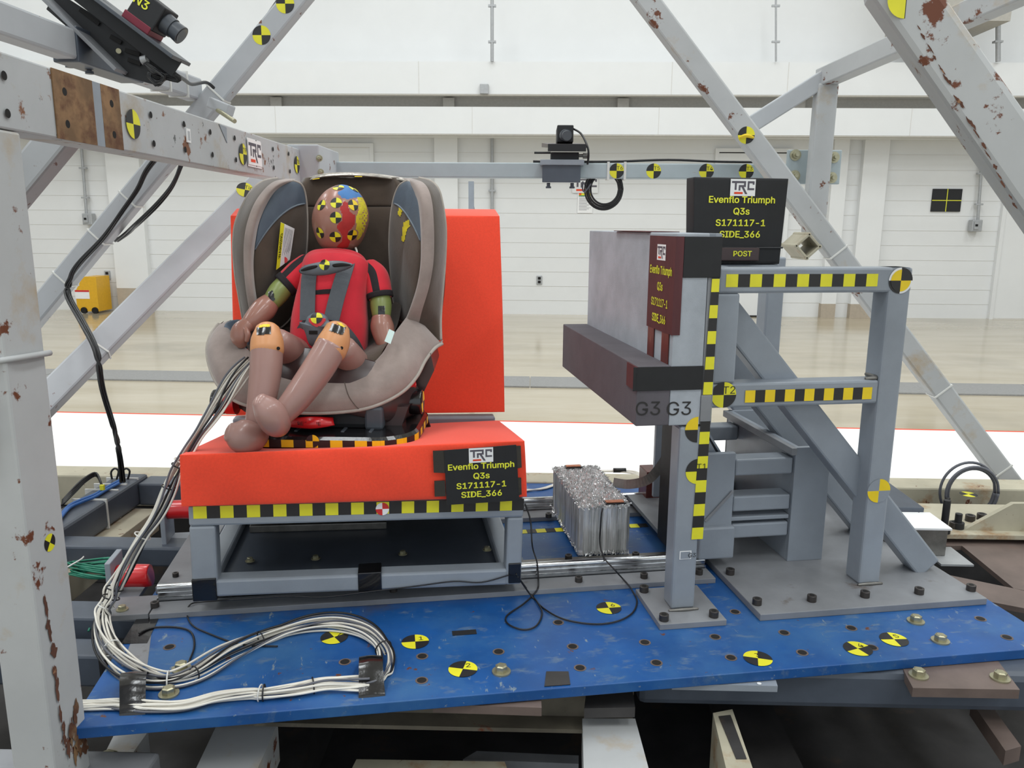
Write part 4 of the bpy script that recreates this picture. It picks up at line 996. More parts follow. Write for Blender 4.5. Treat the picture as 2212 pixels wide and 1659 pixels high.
for (px, py, w_, d_) in ((1330, 1088, .044, .016), (1235, 1004, .04, .016)):
    q = toB(aZ(px, py, zh1+.004)); q = (q[0], min(q[1], vh1-.014) if py < 1050 else max(q[1], vh0+.012)); MB(BF).box(q[0]-w_/2-.003, q[0]+w_/2+.003, q[1]-d_/2-.004, q[1]+d_/2+.002, zh1+.003, zh1+.006).build('black_backing', 'black', th)
    MB(BF).box(q[0]-w_/2, q[0]+w_/2, q[1]-d_/2, q[1]+d_/2, zh1+.006, zh1+.0075, bev=.0004).build('copper_strip', 'copper', th)
# metal strap from the block up to the carriage
ts = MB().ribbon([aZ(1325,1042,zh1+.006), aV(1360,1046,1.86), aV(1400,1036,1.83), aV(1428,1006,1.79), aV(1448,972,1.745), aV(1468,938,1.70)], .024, (-.3,-.9,.35), .0015, mi=0).build('metal_strap', 'steeld')
tag(ts, 'curved dull metal strap rising from the foil block to the carriage', 'strap')

# ================================================================== REAR RIGHT ELECTRONICS
q0 = aZ(1940, 1100, .53); t = thing('data_unit', 'dark grey electronics housing behind the reaction frame brace', 'electronics box', (q0.x, q0.y+.1, .46))
x0_, y0_ = aZ(1948, 1135, .475).x, aZ(1960, 1135, .475).y
MB().box(x0_-.12, x0_+.055, y0_, y0_+.28, .462, .525, bev=.003).build('housing', 'dgray', t)
for z_ in (.478, .51): MB().cyl((x0_+.04, y0_-.001, z_), (x0_+.04, y0_-.004, z_), .0035).build('screw', 'steel', t)
x1_ = aZ(1980, 1160, .47).x
t = thing('junction_box', 'pale metal junction box with cable connectors behind the base plate', 'junction box', (x1_, y0_-.05, .437))
MB().box(x1_-.1, x1_+.055, y0_-.11, y0_-.01, .437, .507, bev=.002).build('housing', 'steeld', t)
MB().box(x1_-.1, x1_+.062, y0_-.115, y0_+.0, .507, .513, bev=.001).build('lid', 'white', t)
MB().box(x1_+.02, x1_+.1, y0_-.16, y0_-.05, .432, .437).build('base_tab', 'galv', t)
t = thing('cable_connector', 'black cable connectors standing on the cream bracket flange', 'connector', aZ(2038, 1150, .456))
for px, py, h_ in ((2038,1150,.09), (2068,1140,.04)):
    q = aZ(px, py, .457); MB().cyl(q, q+V((0,0,.016)), .016).cyl(q+V((0,0,.016)), q+V((0,0,h_)), .009).build('plug', 'blackm', t)
    
# coil of grey cable by the right diagonal
cc = aY(2100, 1065, 2.3)
b_ = thing('cable_coil', 'loop of grey cable hanging beside the lower end of the right diagonal', 'cable', (cc.x, cc.y, .47))
for k, (rx, rz, dx, dz) in enumerate(((.078,.082,0,0), (.07,.075,.004,-.002), (.082,.088,-.004,.002))):
    MB().tube([cc+V((dx+rx*math.cos(a), .01*k, dz+rz*math.sin(a))) for a in [2*math.pi*i/14 for i in range(14)]], .0042, closed=True, sub=3).build('loop', 'gcable', b_)
MB().tube([aY(2048,1075,2.29), aY(2042,1100,2.28), aY(2036,1140,2.2)], .007).build('cable_end', 'bcable', b_)
MB().tube([aY(2010,1118,2.2), aY(2060,1122,2.22), aY(2110,1120,2.25), aY(2150,1095,2.28)], .005).build('cable_end', 'gcable', b_)

# ================================================================== HIGH-SPEED CAMERAS
# far camera on the cross beam
xc = aY(1212, 340, 2.7).x
t = thing('camera_mount', 'dark grey clamp and tilting plate carrying the far high-speed camera', 'camera mount', (xc, 2.7, 1.385))
X = lambda px: aY(px, 340, 2.69).x
Zc = lambda py: aY(1212, py, 2.69).z
MB().box(X(1172), X(1255), 2.69, 2.70, Zc(394), Zc(356), bev=.002).build('clamp_face', 'dgray', t)
MB().box(X(1167), X(1262), 2.68, 2.80, Zc(357), Zc(345), bev=.002).build('clamp_top', 'gray', t)
MB().box(X(1190), X(1251), 2.70, 2.78, Zc(345), Zc(328), bev=.002).build('pivot_block', 'blackm', t)
MB().box(X(1183), X(1265), 2.67, 2.675, Zc(328), Zc(312), bev=.001).build('plate_lip', 'blackm', t)
zz = Zc(312)
MB().hexa([(X(1185),2.675,zz-.012),(X(1266),2.675,zz-.012),(X(1266)-.02,3.0,zz+.02),(X(1185)-.02,3.0,zz+.02),(X(1185),2.675,zz),(X(1266),2.675,zz),(X(1266)-.02,3.0,zz+.035),(X(1185)-.02,3.0,zz+.035)]).build('tilt_plate', 'shell', t)
MB().cyl((X(1154),2.71,Zc(329)), (X(1190),2.71,Zc(329)), .0035).build('left_handle', 'blackm', t)
MB().cyl((X(1251),2.71,Zc(335)), (X(1260),2.71,Zc(335)), .005).cyl((X(1260),2.71,Zc(335)), (X(1274),2.71,Zc(335)), .0095).build('knob', 'steeld', t)
for px in (1186, 1238): MB().cyl((X(px),2.72,Zc(394)), (X(px),2.72,Zc(402)), .006).cyl((X(px),2.72,Zc(402)), (X(px),2.72,Zc(406)), .009).build('clamp_screw', 'dgray', t)
tc2 = thing('high_speed_camera', 'small black camera facing forward on the far mount', 'camera', (X(1222), 2.8, zz+.012))
zl = Zc(288)
MB().box(X(1204), X(1240), 2.76, 2.90, zz+.014, Zc(264), bev=.003).build('camera_body', 'blackm', tc2)
MB().cyl((X(1222),2.76,zl), (X(1223),2.72,zl-.003), .021, .019).cyl((X(1223),2.72,zl-.003), (X(1224),2.69,zl-.008), .016).build('lens', 'plast', tc2)
MB().cyl((X(1224),2.69,zl-.008), (X(1224),2.688,zl-.008), .0145).build('lens_glass', 'glass', tc2)
MB().tube([(X(1238),2.78,Zc(270)), (X(1256),2.74,Zc(285)), (X(1268),2.69,Zc(315)), (X(1271),2.685,Zc(335)), (X(1270),2.70,Zc(354))], .0035).build('camera_cable', 'bcable', tc2)
t = thing('cable_coil', 'round coil of black cable hanging under the cross beam by the target marked T6', 'cable', (X(1310), 2.76, Zc(440)))
for k in range(6):
    r_ = .047+.0035*k; cx_, cz_ = X(1311)+rs.uniform(-.003,.003), Zc(405)+rs.uniform(-.003,.002)
    MB().tube([(cx_+r_*math.cos(a), 2.74+.003*k, cz_+r_*1.05*math.sin(a)-.0) for a in [2*math.pi*i/14 for i in range(14)]], .0028, closed=True, sub=3).build('loop', 'bcable', t)
MB().tube([(X(1262),2.73,Zc(390)), (X(1262),2.73,Zc(408)), (X(1268),2.73,Zc(412)), (X(1280),2.73,Zc(395))], .0025).build('cable_end', 'gcable', t)
# near camera at upper left
Yc = 1.80
P_ = lambda x, y, d=0: aY(x, y, Yc+d)
ax = (P_(395,130)-P_(60,-110)).normalized()               # along the sloping plate
fwd = V((0,1,0)); nz = ax.cross(fwd).normalized(); nz = nz if nz.z > 0 else -nz
t = thing('camera_mount', 'black slotted sloping plate assembly clamped on the upper left tube', 'camera mount', P_(240, 140))
MB().bar(P_(120,-72), P_(392,132), .09, .008, nz, bev=.001).build('top_plate', 'plast', t)
MB().bar(P_(128,-50), P_(382,150), .004, .040, nz, bev=.001).build('side_flange', 'blackm', t)
MB().prism([P_(120,-20,.02), P_(100,20,.02), P_(270,165,.02), P_(330,182,.02), P_(380,165,.02), P_(300,95,.02)], (0,.006,0)).build('slotted_web', 'blackm', t)
for (a, c) in (((172,20),(214,52)), ((238,78),(262,92)), ((270,108),(302,118)), ((276,128),(304,138))):
    MB().bar(P_(*a, .016), P_(*c, .016), .002, .009, nz, bev=.0005).build('slot', 'hole', t)
MB().bar(P_(95,-8,-.005), P_(262,155,-.005), .05, .008, nz, bev=.001).build('angle_bar', 'grayd', t)
MB().cyl(P_(256,110,.015), P_(256,110,.01), .0055).build('pivot_screw', 'zinc', t)
MB().cyl(P_(306,131,.0), P_(318,128,-.0), .009).build('roller', 'galv', t)
g = lambda f: G0.lerp(G1, f)
k_ = (Yc-1.0)/1.36
MB().bar(g(k_-.02), g(k_+.17), .06, .074, (0,0,1), bev=.003).build('tube_clamp', 'dgray', t)
for px, py in ((150, 140), (193, 154)): q = aY(px, py, 1.86); MB().cyl(q, q+V((0,0,.02)), .005).cyl(q-V((0,0,.006)), q, .009).build('clamp_screw', 'dgray', t)
t = thing('high_speed_camera', 'black camera with maroon base and the marking N3 at upper left', 'camera', P_(330, 60))
MB().bar(P_(282,35,-.0), P_(338,76,-.0), .065, .018, nz, bev=.002).build('maroon_base', 'camm', t)
MB().bar(P_(303,8,0), P_(358,51,0), .064, .058, nz, bev=.003).build('camera_body', 'blackm', t)
MB().cyl(P_(350,44), P_(374,62), .0235, .021, n=28).cyl(P_(374,62), P_(392,77), .0185, .0205, n=28).build('lens', 'plast', t)
MB().cyl(P_(391,76), P_(393,77.6), .017, n=28).build('lens_glass', 'glass', t)
MB().text('N3', P_(322,14)-V((0,.0325,0)), ax, nz, .030, 0, .02, lift=.0008).build('marking', 'yel', t)
t = thing('cable_bunch', 'tangled bunch of black cable tied below the upper left camera', 'cable', P_(350, 170))
for k in range(9):
    j = lambda s_=5: rs.uniform(-s_, s_)
    MB().tube([P_(308+j(),132+j(),.0), P_(335+j(),152+j(),-.01), P_(355+j(),165+j(),rs.uniform(-.02,.02)), P_(338+j(),180+j(),0), P_(325+j(),160+j(),.0), P_(385+j(),172+j(),.01), P_(376+j(),158+j(),.0)], .0026, n=6).build('cable', 'bcable', t)
MB().tube([P_(378,160), P_(398,172,.1), aY(415,182,2.1), aY(445,178,2.26), aY(462,190,2.3)], .0045).build('cable', 'bcable', t)

# ================================================================== CHILD SEAT
T = aY
tcs = thing('child_seat', 'child car seat in taupe suede and brown velour on the orange cushion', 'child seat', T(690, 975, 1.75))
# base plate with tape squares round its front
zb0, zb1 = .792, .820
bp = []
bx0, bx1, by0, by1, rr = T(488,975,1.57).x, T(900,965,1.6).x+.0, 1.555, 1.86, .085
for cx_, cy_, a0 in ((bx1-rr, by0+rr, -90), (bx1-rr, by1-rr, 0), (bx0+rr, by1-rr, 90), (bx0+rr, by0+rr, 180)):
    for k in range(9): a = math.radians(a0+k*90/8); bp.append((cx_+rr*math.cos(a), cy_+rr*math.sin(a)))
m_ = MB(); n_ = len(bp)
def lay(z, f): return [((x-(bx0+bx1)/2)*f+(bx0+bx1)/2, (y-1.7)*f+1.7, z) for x, y in bp]
vs = lay(zb0, .97)+lay(zb0+.006, 1)+lay(zb1-.007, 1)+lay(zb1, .965); fs = [tuple(range(n_))[::-1], tuple(3*n_+k for k in range(n_))]
for j in range(3): fs += [(j*n_+k, j*n_+(k+1)%n_, (j+1)*n_+(k+1)%n_, (j+1)*n_+k) for k in range(n_)]
base_ = m_.add(vs, fs, 0).build('seat_base', 'black', tcs)
# tape round the rim: walk the perimeter in 1-inch steps
m_ = MB(); per = [V((x, y, 0)) for x, y in bp]+[V((*bp[0], 0))]; acc = [0]
for a, c in zip(per, per[1:]): acc.append(acc[-1]+(c-a).length)
def at_len(s_):
    for i in range(len(per)-1):
        if acc[i+1] >= s_: f = (s_-acc[i])/max(1e-9, acc[i+1]-acc[i]); return per[i].lerp(per[i+1], f)
    return per[-1]
s_ = 0; k = 0
while s_+.0254 < acc[-1]:
    for h_ in range(3):
        a, c = at_len(s_+.0254*h_/3), at_len(s_+.0254*(h_+1)/3); o_ = (c-a).cross(V((0,0,1))).normalized()*.0008
        m_.add([a+o_+V((0,0,zb0+.006)), c+o_+V((0,0,zb0+.006)), c+o_+V((0,0,zb1-.006)), a+o_+V((0,0,zb1-.006))], [(0,1,2,3)], 0 if k % 2 == 0 else 1)
    s_ += .0254; k += 1
m_.build('checker_tape', ['tyelo', 'tblack'], base_)
q = T(678, 968, 1.56); MB().target((q.x, by0, zb1-.008), (1,0,0), (0,0,1), .0135, lift=.0016).build('calibration_target', ['tyelo', 'tblack'], base_)
x0_, x1_ = T(582,950,1.62).x, T(862,950,1.62).x
MB().box(x0_, x1_-.05, 1.63, 1.84, zb1-.002, .855, bev=.012).build('pedestal', 'blackm', tcs)
MB().box(x1_-.075, x1_-.035, 1.625, 1.66, zb1-.002, .868, bev=.006).build('pedestal_arm', 'plast', tcs)
MB().prism([(x1_-.06,1.66,zb1), (x1_+.0,1.66,zb1), (x1_+.015,1.66,.862), (x1_-.06,1.66,.862)], (0,.17,0)).build('pedestal_side', 'shell', tcs)
for px in (640, 740, 800): q = T(px, 955, 1.6); MB().box(q.x-.004, q.x+.004, 1.60, 1.635, zb1-.002, .822, bev=.002).build('rib', 'plast', tcs)
# plastic hull
MB().limb([(-.445,1.745,.845), (-.44,1.75,.865), (-.437,1.765,.88)], [(.155,.125), (.18,.135), (.19,.135)], side=(1,0,0), n=40, ex=.75, capr=False).build('hull', 'shell', tcs)
MB().limb([(-.44,1.99,.90), (-.44,2.005,1.05), (-.445,2.03,1.2), (-.46,2.045,1.335)], [(.17,.024), (.215,.028), (.215,.028), (.15,.024)], side=(1,0,0), n=36, ex=.7, capr=False).build('back_shell', 'shell', tcs)
q = aY(672, 914, 1.602)
m_ = MB(); m_.grid([[T(623,905,1.62), T(670,903,1.60), T(718,905,1.62)], [T(624,914,1.612), T(672,914,1.592), T(719,913,1.612)], [T(628,919,1.612), T(672,923,1.594), T(722,917,1.612)]], 5, 3)
o = m_.build('recline_tag', 'red', tcs); o.modifiers.new('s', 'SOLIDIFY').thickness = .006
MB().text('RECLINE', T(668,915,1.590), (1,0,-.01), (0,-.1,1), .0135, 0, .01, lift=.001).build('tag_lettering', 'maroon', o)
MB().prism([T(930,762,1.74), T(938,800,1.74), T(908,862,1.74), T(872,905,1.74), T(845,888,1.74), T(900,800,1.74)], (-.012,.2,0)).build('side_shell', 'shell', tcs)
MB().prism([T(468,800,1.76), T(500,870,1.76), T(545,900,1.76), T(540,860,1.76)], (.01,.2,0)).build('side_shell', 'shell', tcs)
# apron: suede roll round the front of the seat
ST = [((954,742,1.80),(893,676,1.82)), ((938,752,1.765),(884,680,1.79)), ((918,778,1.73),(868,700,1.755)), ((900,812,1.695),(848,728,1.72)), ((872,843,1.665),(825,766,1.69)), ((830,868,1.64),(795,792,1.67)),
      ((778,884,1.62),(742,806,1.655)), ((700,891,1.605),(682,812,1.645)), ((625,889,1.60),(615,812,1.645)), ((558,880,1.615),(570,800,1.655)), ((508,864,1.64),(545,778,1.675)), ((474,832,1.67),(530,758,1.69)),
      ((455,790,1.70),(512,745,1.71)), ((450,752,1.73),(495,722,1.735)), ((458,722,1.76),(489,705,1.765)), ((474,700,1.80),(494,693,1.80))]
rows = []; edge = []
for i, (O_, I_) in enumerate(ST):
    o3, i3 = T(*O_), T(*I_); d = (i3-o3); L_ = d.length; out = V((0,-1,-.15)).normalized()
    if i < 5: out = (out+V((.35,0,0))).normalized()
    if i > 10: out = (out+V((-.35,0,0))).normalized()
    f_ = min(1, L_/.06)
    r = [o3+V((0,.03,.004)), o3, o3.lerp(i3,.18)+out*(.016*f_), o3.lerp(i3,.5)+out*(.026*f_), o3.lerp(i3,.82)+out*(.016*f_), i3, i3+V((0,.022,-.004)), i3+V((0,.04,-.04))]
    wv = .0022*math.sin(i*2.3)
    r[3] += out*wv; rows.append(r); edge.append(o3+out*.003)
m_ = MB(); m_.grid(rows, 4, 6); o = m_.build('suede_apron', 'suede', tcs)
MB().tube(edge, .0042, n=8, sub=6).build('apron_piping', 'suedel', o)
MB().tube([rows[2+i][3]+V((0,-.002,0)) for i in range(0)] or [rows[6][1]+V((0,-.004,0)), rows[6][2]+V((0,-.0015,0)), rows[6][3]+V((0,-.001,0)), rows[6][4]+V((0,-.0015,0)), rows[6][5]+V((0,-.001,0))], .0007, n=6).build('apron_seam', 'brownv', o)
# left arm cavity and seat pan
MB().pillow([T(486,700,1.765), T(512,690,1.80), T(535,700,1.80), T(540,740,1.76), T(528,758,1.74), T(505,745,1.745), T(488,725,1.755)], (0,-1,0), .006).build('arm_recess', 'leather', tcs)
m_ = MB(); m_.grid([[T(560,806,1.668), T(620,806,1.66), T(700,806,1.66), T(780,800,1.67), T(815,782,1.69)],
                    [T(545,775,1.70), T(620,782,1.68), T(700,782,1.68), T(770,780,1.69), T(830,752,1.71)],
                    [T(530,740,1.76), T(620,770,1.74), T(700,772,1.74), T(760,768,1.75), T(850,720,1.76)],
                    [T(520,700,1.86), T(600,745,1.86), T(700,750,1.87), T(780,745,1.86), T(862,690,1.83)],
                    [T(535,640,1.95), T(620,700,1.95), T(700,710,1.95), T(780,700,1.95), T(870,640,1.9)]], 6, 6)
m_.build('seat_pan_pad', 'brownv', tcs)
# back pad
m_ = MB(); bk = []
for y, yc, xl, xr in ((383,1.985,668,848),(400,1.972,660,858),(440,1.965,655,860),(446,1.972,655,860),(455,1.962,655,860),(520,1.955,650,858),(600,1.95,640,855),(680,1.95,610,870),(720,1.95,590,880)):
    bk.append([T(xl,y,yc-.03), T(xl+(xr-xl)*.12,y,yc-.004), T(xl+(xr-xl)*.3,y,yc), T((xl+xr)/2,y,yc+.006), T(xl+(xr-xl)*.7,y,yc), T(xl+(xr-xl)*.88,y,yc-.004), T(xr,y,yc-.03)])
m_.grid(bk, 4, 5); o = m_.build('back_pad', 'brownv', tcs); o.modifiers.new('s', 'SOLIDIFY').thickness = -.02
# clear shiny tape along the top edge
m_ = MB(); m_.grid([[T(x,y-4,1.975) for x, y in ((652,392),(690,380),(740,376),(800,378),(850,384),(880,390))], [T(x,y+3,1.955) for x, y in ((652,392),(690,380),(740,376),(800,378),(850,384),(880,390))], [T(x,y+3,1.99) for x, y in ((652,396),(690,384),(740,380),(800,382),(850,388),(880,394))]], 8, 3)
m_.build('clear_tape', 'foil', tcs)
for x0, x1 in ((766, 782), (675, 690)): 
    y_ = 378 if x0 > 700 else 384
    MB().prism([T(x0,y_+4,1.952), T(x1,y_+4-(2 if x0<700 else 0),1.952), T(x1,y_-3-(2 if x0<700 else 0),1.972), T(x0,y_-3,1.972)], (0,.002,0)).build('yellow_mark', 'tyelo', tcs)
# side rims (gray front roll, dark side, pale outer piping)
def rim(name, rowspx, mats=('suede', 'brownv', 'suedel')):
    rows = []
    for y, a, b_, c, d, e in rowspx:    # wing edge, rim in, rim out, side, outer ; each (x, Y)
        rows.append([T(a[0], y, a[1]), T(b_[0], y, b_[1]), T(c[0], y, c[1]), T(d[0], y, d[1]), T(e[0], y, e[1]), T(e[0]-(e[0]-735)*.02, y, e[1]+.06)])
    m_ = MB(); m_.grid(rows, 5, 5, mfn=lambda i, j, p: 0 if i < .4 else (1 if i < .78 else 2)); o = m_.build(name, mats, tcs)
    MB().tube([r[4] for r in rows], .004, n=8, sub=5).build('rim_piping', 'suedel', o)
    return o
rim('side_rim', [(386,(640,1.93),(632,1.91),(618,1.90),(606,1.92),(600,1.94)), (392,(628,1.88),(612,1.85),(592,1.85),(578,1.88),(570,1.92)), (410,(598,1.85),(588,1.815),(570,1.815),(555,1.85),(546,1.90)),
    (440,(577,1.83),(567,1.79),(549,1.79),(536,1.83),(527,1.89)), (480,(560,1.81),(551,1.775),(534,1.775),(519,1.81),(510,1.88)), (520,(552,1.80),(543,1.765),(527,1.765),(512,1.80),(505,1.87)),
    (560,(548,1.79),(540,1.76),(526,1.76),(512,1.79),(506,1.86)), (600,(549,1.78),(541,1.755),(528,1.755),(516,1.79),(510,1.85)), (640,(554,1.78),(547,1.755),(533,1.755),(522,1.79),(517,1.85)), (690,(564,1.79),(556,1.77),(542,1.77),(530,1.80),(526,1.86)), (715,(572,1.82),(562,1.80),(548,1.80),(538,1.82),(532,1.88))])
rim('side_rim', [(385,(868,1.93),(876,1.91),(888,1.905),(898,1.92),(905,1.94)), (393,(882,1.88),(895,1.85),(912,1.85),(924,1.88),(932,1.92)), (410,(893,1.85),(905,1.815),(926,1.82),(940,1.86),(947,1.90)),
    (440,(902,1.83),(912,1.79),(934,1.80),(948,1.84),(955,1.89)), (480,(907,1.81),(914,1.78),(937,1.785),(954,1.83),(961,1.88)), (520,(909,1.80),(914,1.77),(938,1.775),(955,1.82),(962,1.87)),
    (570,(908,1.79),(912,1.76),(936,1.765),(953,1.81),(960,1.86)), (620,(900,1.78),(904,1.755),(927,1.76),(946,1.80),(956,1.84)), (670,(884,1.78),(888,1.76),(912,1.765),(936,1.79),(952,1.83)), (700,(872,1.80),(880,1.78),(905,1.785),(932,1.80),(951,1.82)), (735,(868,1.82),(876,1.80),(900,1.80),(930,1.805),(952,1.81))])
# head wings
def wing(name, px, blue):
    O_ = [T(x, y, z) for x, y, z in px]; m_ = MB()
    m_.pillow(O_, (0,-1,0), .022, rings=50, sub=22, mfn=lambda p: 1 if blue(*proj(p)) else 0); o = m_.build(name, ['brownv', 'leather'], tcs)
    MB().tube(O_, .0028, n=8, sub=5, closed=True).build('wing_piping', 'suedel', o); return o
wl = wing('head_wing', [(632,390,1.89),(652,400,1.91),(661,430,1.925),(664,480,1.93),(662,540,1.93),(655,590,1.93),(648,640,1.93),(625,690,1.92),(590,715,1.88),(566,700,1.82),(554,650,1.80),(548,590,1.80),(551,530,1.81),(560,480,1.82),(578,435,1.84),(602,402,1.86)],
    lambda x, y: y < 440+((664-x)/105.)**2*85)
wr = wing('head_wing', [(880,390,1.88),(862,402,1.91),(850,432,1.925),(843,480,1.93),(841,540,1.93),(845,600,1.93),(850,650,1.93),(862,690,1.91),(880,690,1.85),(896,650,1.81),(906,600,1.80),(911,540,1.80),(910,480,1.81),(905,430,1.83),(896,402,1.86)],
    lambda x, y: y < 440+max(0, (x-850)/60.)**1.7*85)
# wear marks of yellow chalk on the right wing
bv = None
def bvh_of(o):
    me = o.data; m4 = wm(o); return BVHTree.FromPolygons([m4 @ v.co for v in me.vertices], [list(p.vertices) for p in me.polygons])
def decal(bv, poly, n, parent, m, name, lift=.001, step=3.0):
    """small conforming patch: grid over a traced outline dropped on the surface along the view"""
    xs = [p[0] for p in poly]; ys = [p[1] for p in poly]
    def inside(x, y):
        c = False; j = len(poly)-1
        for i in range(len(poly)):
            if ((poly[i][1] > y) != (poly[j][1] > y)) and x < (poly[j][0]-poly[i][0])*(y-poly[i][1])/(poly[j][1]-poly[i][1]+1e-9)+poly[i][0]: c = not c
            j = i
        return c
    nx = int((max(xs)-min(xs))/step)+1; ny = int((max(ys)-min(ys))/step)+1; G = {}; vs = []; fs = []
    def vert(i, j):
        if (i, j) in G: return G[(i, j)]
        d = ray(min(xs)+i*step, min(ys)+j*step).normalized(); h = bv.ray_cast(C0, d)
        if h[0] is None: G[(i, j)] = None; return None
        nrm = h[1] if h[1].dot(d) < 0 else -h[1]
        G[(i, j)] = len(vs); vs.append(h[0]+nrm*lift); return G[(i, j)]
    for j in range(ny):
        for i in range(nx):
            if inside(min(xs)+(i+.5)*step, min(ys)+(j+.5)*step):
                q = [vert(i, j), vert(i+1, j), vert(i+1, j+1), vert(i, j+1)]
                if None not in q and max((vs[a]-vs[b_]).length for a in q for b_ in q) < .03: fs.append(q)
    return MB().add(vs, fs, 0, True).build(name, m, parent)
def conform_target(bv, px, py, r, parent, a0=0, mats=TG, lift=.0009, lab=None, up=V((0,0,1)), name='calibration_target', nr=4, na=6):
    d = ray(px, py).normalized(); h = bv.ray_cast(C0, d)
    if h[0] is None: return
    n_ = h[1] if h[1].dot(d) < 0 else -h[1]; rt = up.cross(n_).normalized(); u2 = n_.cross(rt).normalized(); m_ = MB()
    def P(rad, a):
        q = h[0]+rt*(rad*math.cos(a))+u2*(rad*math.sin(a)); g = bv.ray_cast(q+n_*.03, -n_)
        return (g[0] if g[0] is not None and (g[0]-q).length < .02 else q)+n_*lift
    for q in range(4):
        vs = []; fs = []
        for i in range(nr+1):
            for k in range(na+1): vs.append(P(max(1e-5, r*i/nr), a0+math.pi/2*(q+k/na)))
        for i in range(nr):
            for k in range(na): a = i*(na+1)+k; fs.append((a, a+na+1, a+na+2, a+1))
        m_.add(vs, fs, q % 2, True)
    return m_.build(name, mats, parent)
def seam(o, xy, r=.0022, m='leatherl'):
    bv_ = bvh_of(o); P_2 = []
    for x, y in xy:
        d = ray(x, y).normalized(); h = bv_.ray_cast(C0, d)
        if h[0] is not None: P_2.append(h[0]+d*-.0006)
    if len(P_2) > 2: MB().tube(P_2, r, n=8, sub=3).build('wing_seam', m, o)
seam(wl, [(x, 440+((664-x)/105.)**2*85) for x in range(550, 664, 6)])
seam(wr, [(x, 440+max(0, (x-850)/60.)**1.7*85) for x in range(848, 911, 4)])
bw = bvh_of(wr)
decal(bw, [(862,448),(870,455),(866,468),(860,462)], 0, wr, 'pyel', 'chalk_mark', step=2)
decal(bw, [(872,480),(878,478),(880,495),(874,522),(868,520),(870,500)], 0, wr, 'pyel', 'chalk_mark', step=2)
decal(bw, [(877,478),(884,475),(886,488),(879,496)], 0, wr, 'pyel', 'chalk_mark', step=2)
bw = bvh_of(wl)
P = [T(613,480,1.86), T(642,494,1.895), T(632,560,1.885), T(603,582,1.845)]; up_ = (P[0]-P[3]).normalized()
P = [p+V((0,-.022,0)) for p in P]
m_ = MB().prism([P[3], P[2], P[1], P[0]], (0,.0015,0))
def bil(a, c): return P[3].lerp(P[2], a).lerp(P[0].lerp(P[1], a), c)+V((0,-.0006,0))
m_.add([bil(0,0), bil(.27,0), bil(.27,1), bil(0,1)], [(0,1,2,3)], 1)
for k in range(8): a = .36+.075*k; m_.add([bil(a,.25+.05*(k%2)), bil(a+.02,.25+.05*(k%2)), bil(a+.02,.93), bil(a,.93)], [(0,1,2,3)], 2)
m_.disc(bil(.6,.1), (1,0,0), (0,0,1), .007, mi=3, lift=.0004)
m_.text('WARNING', bil(.13,.5), (P[0]-P[3]), (P[3]-P[2]), .0135, 4, .01, lift=.0008)
m_.build('warning_label', ['white', 'tyel', 'logo', 'red', 'tblack'], tcs)
# small pale blue tag on the right arm
P = [T(833,735,1.668), T(846,741,1.668), T(855,715,1.69), T(843,709,1.69)]
MB().prism([p+V((0,-.014,0)) for p in P], (0,.0015,0)).build('care_tag', 'glab', tcs)
# recline knobs
def knob(x, y, yy, s_):
    c = T(x, y, yy); t_ = MB().cyl(c, c+V((s_*.022,0,0)), .029, n=32).build('red_collar', 'red', tcs)
    MB().limb([c+V((s_*.022,0,0)), c+V((s_*.03,0,0)), c+V((s_*.05,0,0)), c+V((s_*.053,0,0))], [.027,.0285,.0285,.026], side=(0,1,0), capr=False, n=32, sub=3).build('black_knob', 'black', t_)
    MB().target(c+V((s_*.0535,0,0)), (0,s_,0), (0,0,1), .024, lift=.0006).build('calibration_target', ['tyelo', 'tblack'], t_)
knob(862, 867, 1.72, 1); knob(512, 868, 1.75, -1)
MB().limb([T(876,838,1.70), T(890,828,1.71), T(893,838,1.72)], [.007,.009,.006], n=12).build('red_lever', 'red', tcs)
MB().ribbon([T(905,872,1.80), T(915,895,1.84), T(925,920,1.88), T(930,940,1.92)], .016, (-.3,-1,.2), .0015).build('lower_strap', 'belt', tcs)
MB().prism([T(905,775,1.76), T(918,770,1.77), T(912,820,1.765), T(898,830,1.755)], (0,.003,0)).build('side_slot', 'hole', tcs)

# ================================================================== CRASH DUMMY
tdm = thing('crash_dummy', 'child-sized crash test dummy in red suit strapped into the child seat', 'crash dummy', T(700, 770, 1.75))
# head
hc = T(736, 470, 1.868); PXM = 1700/ (RT @ (hc-C0)).z
prof = [(398.5,0),(400,20),(403,36),(409,58),(418,78),(430,95),(445,109),(458,117),(472,120),(486,118),(500,111),(514,101),(527,87),(536,70),(541,52),(544,30),(545.5,0)]
prof = cr_spline([V((y, w_, 736+(y-470)*-.04)) for y, w_ in prof], 7)
m_ = MB(); n_ = 150; vs = []; fs = []; ms = []
for r in prof:
    c = T(r[2], r[0], 1.868); a = max(.0002, r[1]/2/PXM)
    for k in range(n_): q = 2*math.pi*k/n_; vs.append(V((c.x+a*math.cos(q), c.y+a*1.12*math.sin(q), c.z)))
def inpoly(x, y, P):
    c = False; j = len(P)-1
    for i in range(len(P)):
        if ((P[i][1] > y) != (P[j][1] > y)) and x < (P[j][0]-P[i][0])*(y-P[i][1])/(P[j][1]-P[i][1])+P[i][0]: c = not c
        j = i
    return c
zx = lambda P: [(600+x/8.508, 360+y/8.508) for x, y in P]
RED = zx([(1200,650),(1235,635),(1280,660),(1300,740),(1330,820),(1370,860),(1420,890),(1430,960),(1425,1040),(1380,1110),(1330,1160),(1290,1200),(1300,1280),(1325,1350),(1320,1430),(1290,1490),(1180,1505),(1080,1480),(1110,1440),(1170,1380),(1185,1290),(1150,1200),(1100,1160),(1095,1080),(1130,1030),(1190,980),(1190,900),(1170,830),(1140,780),(1150,730),(1190,700)])
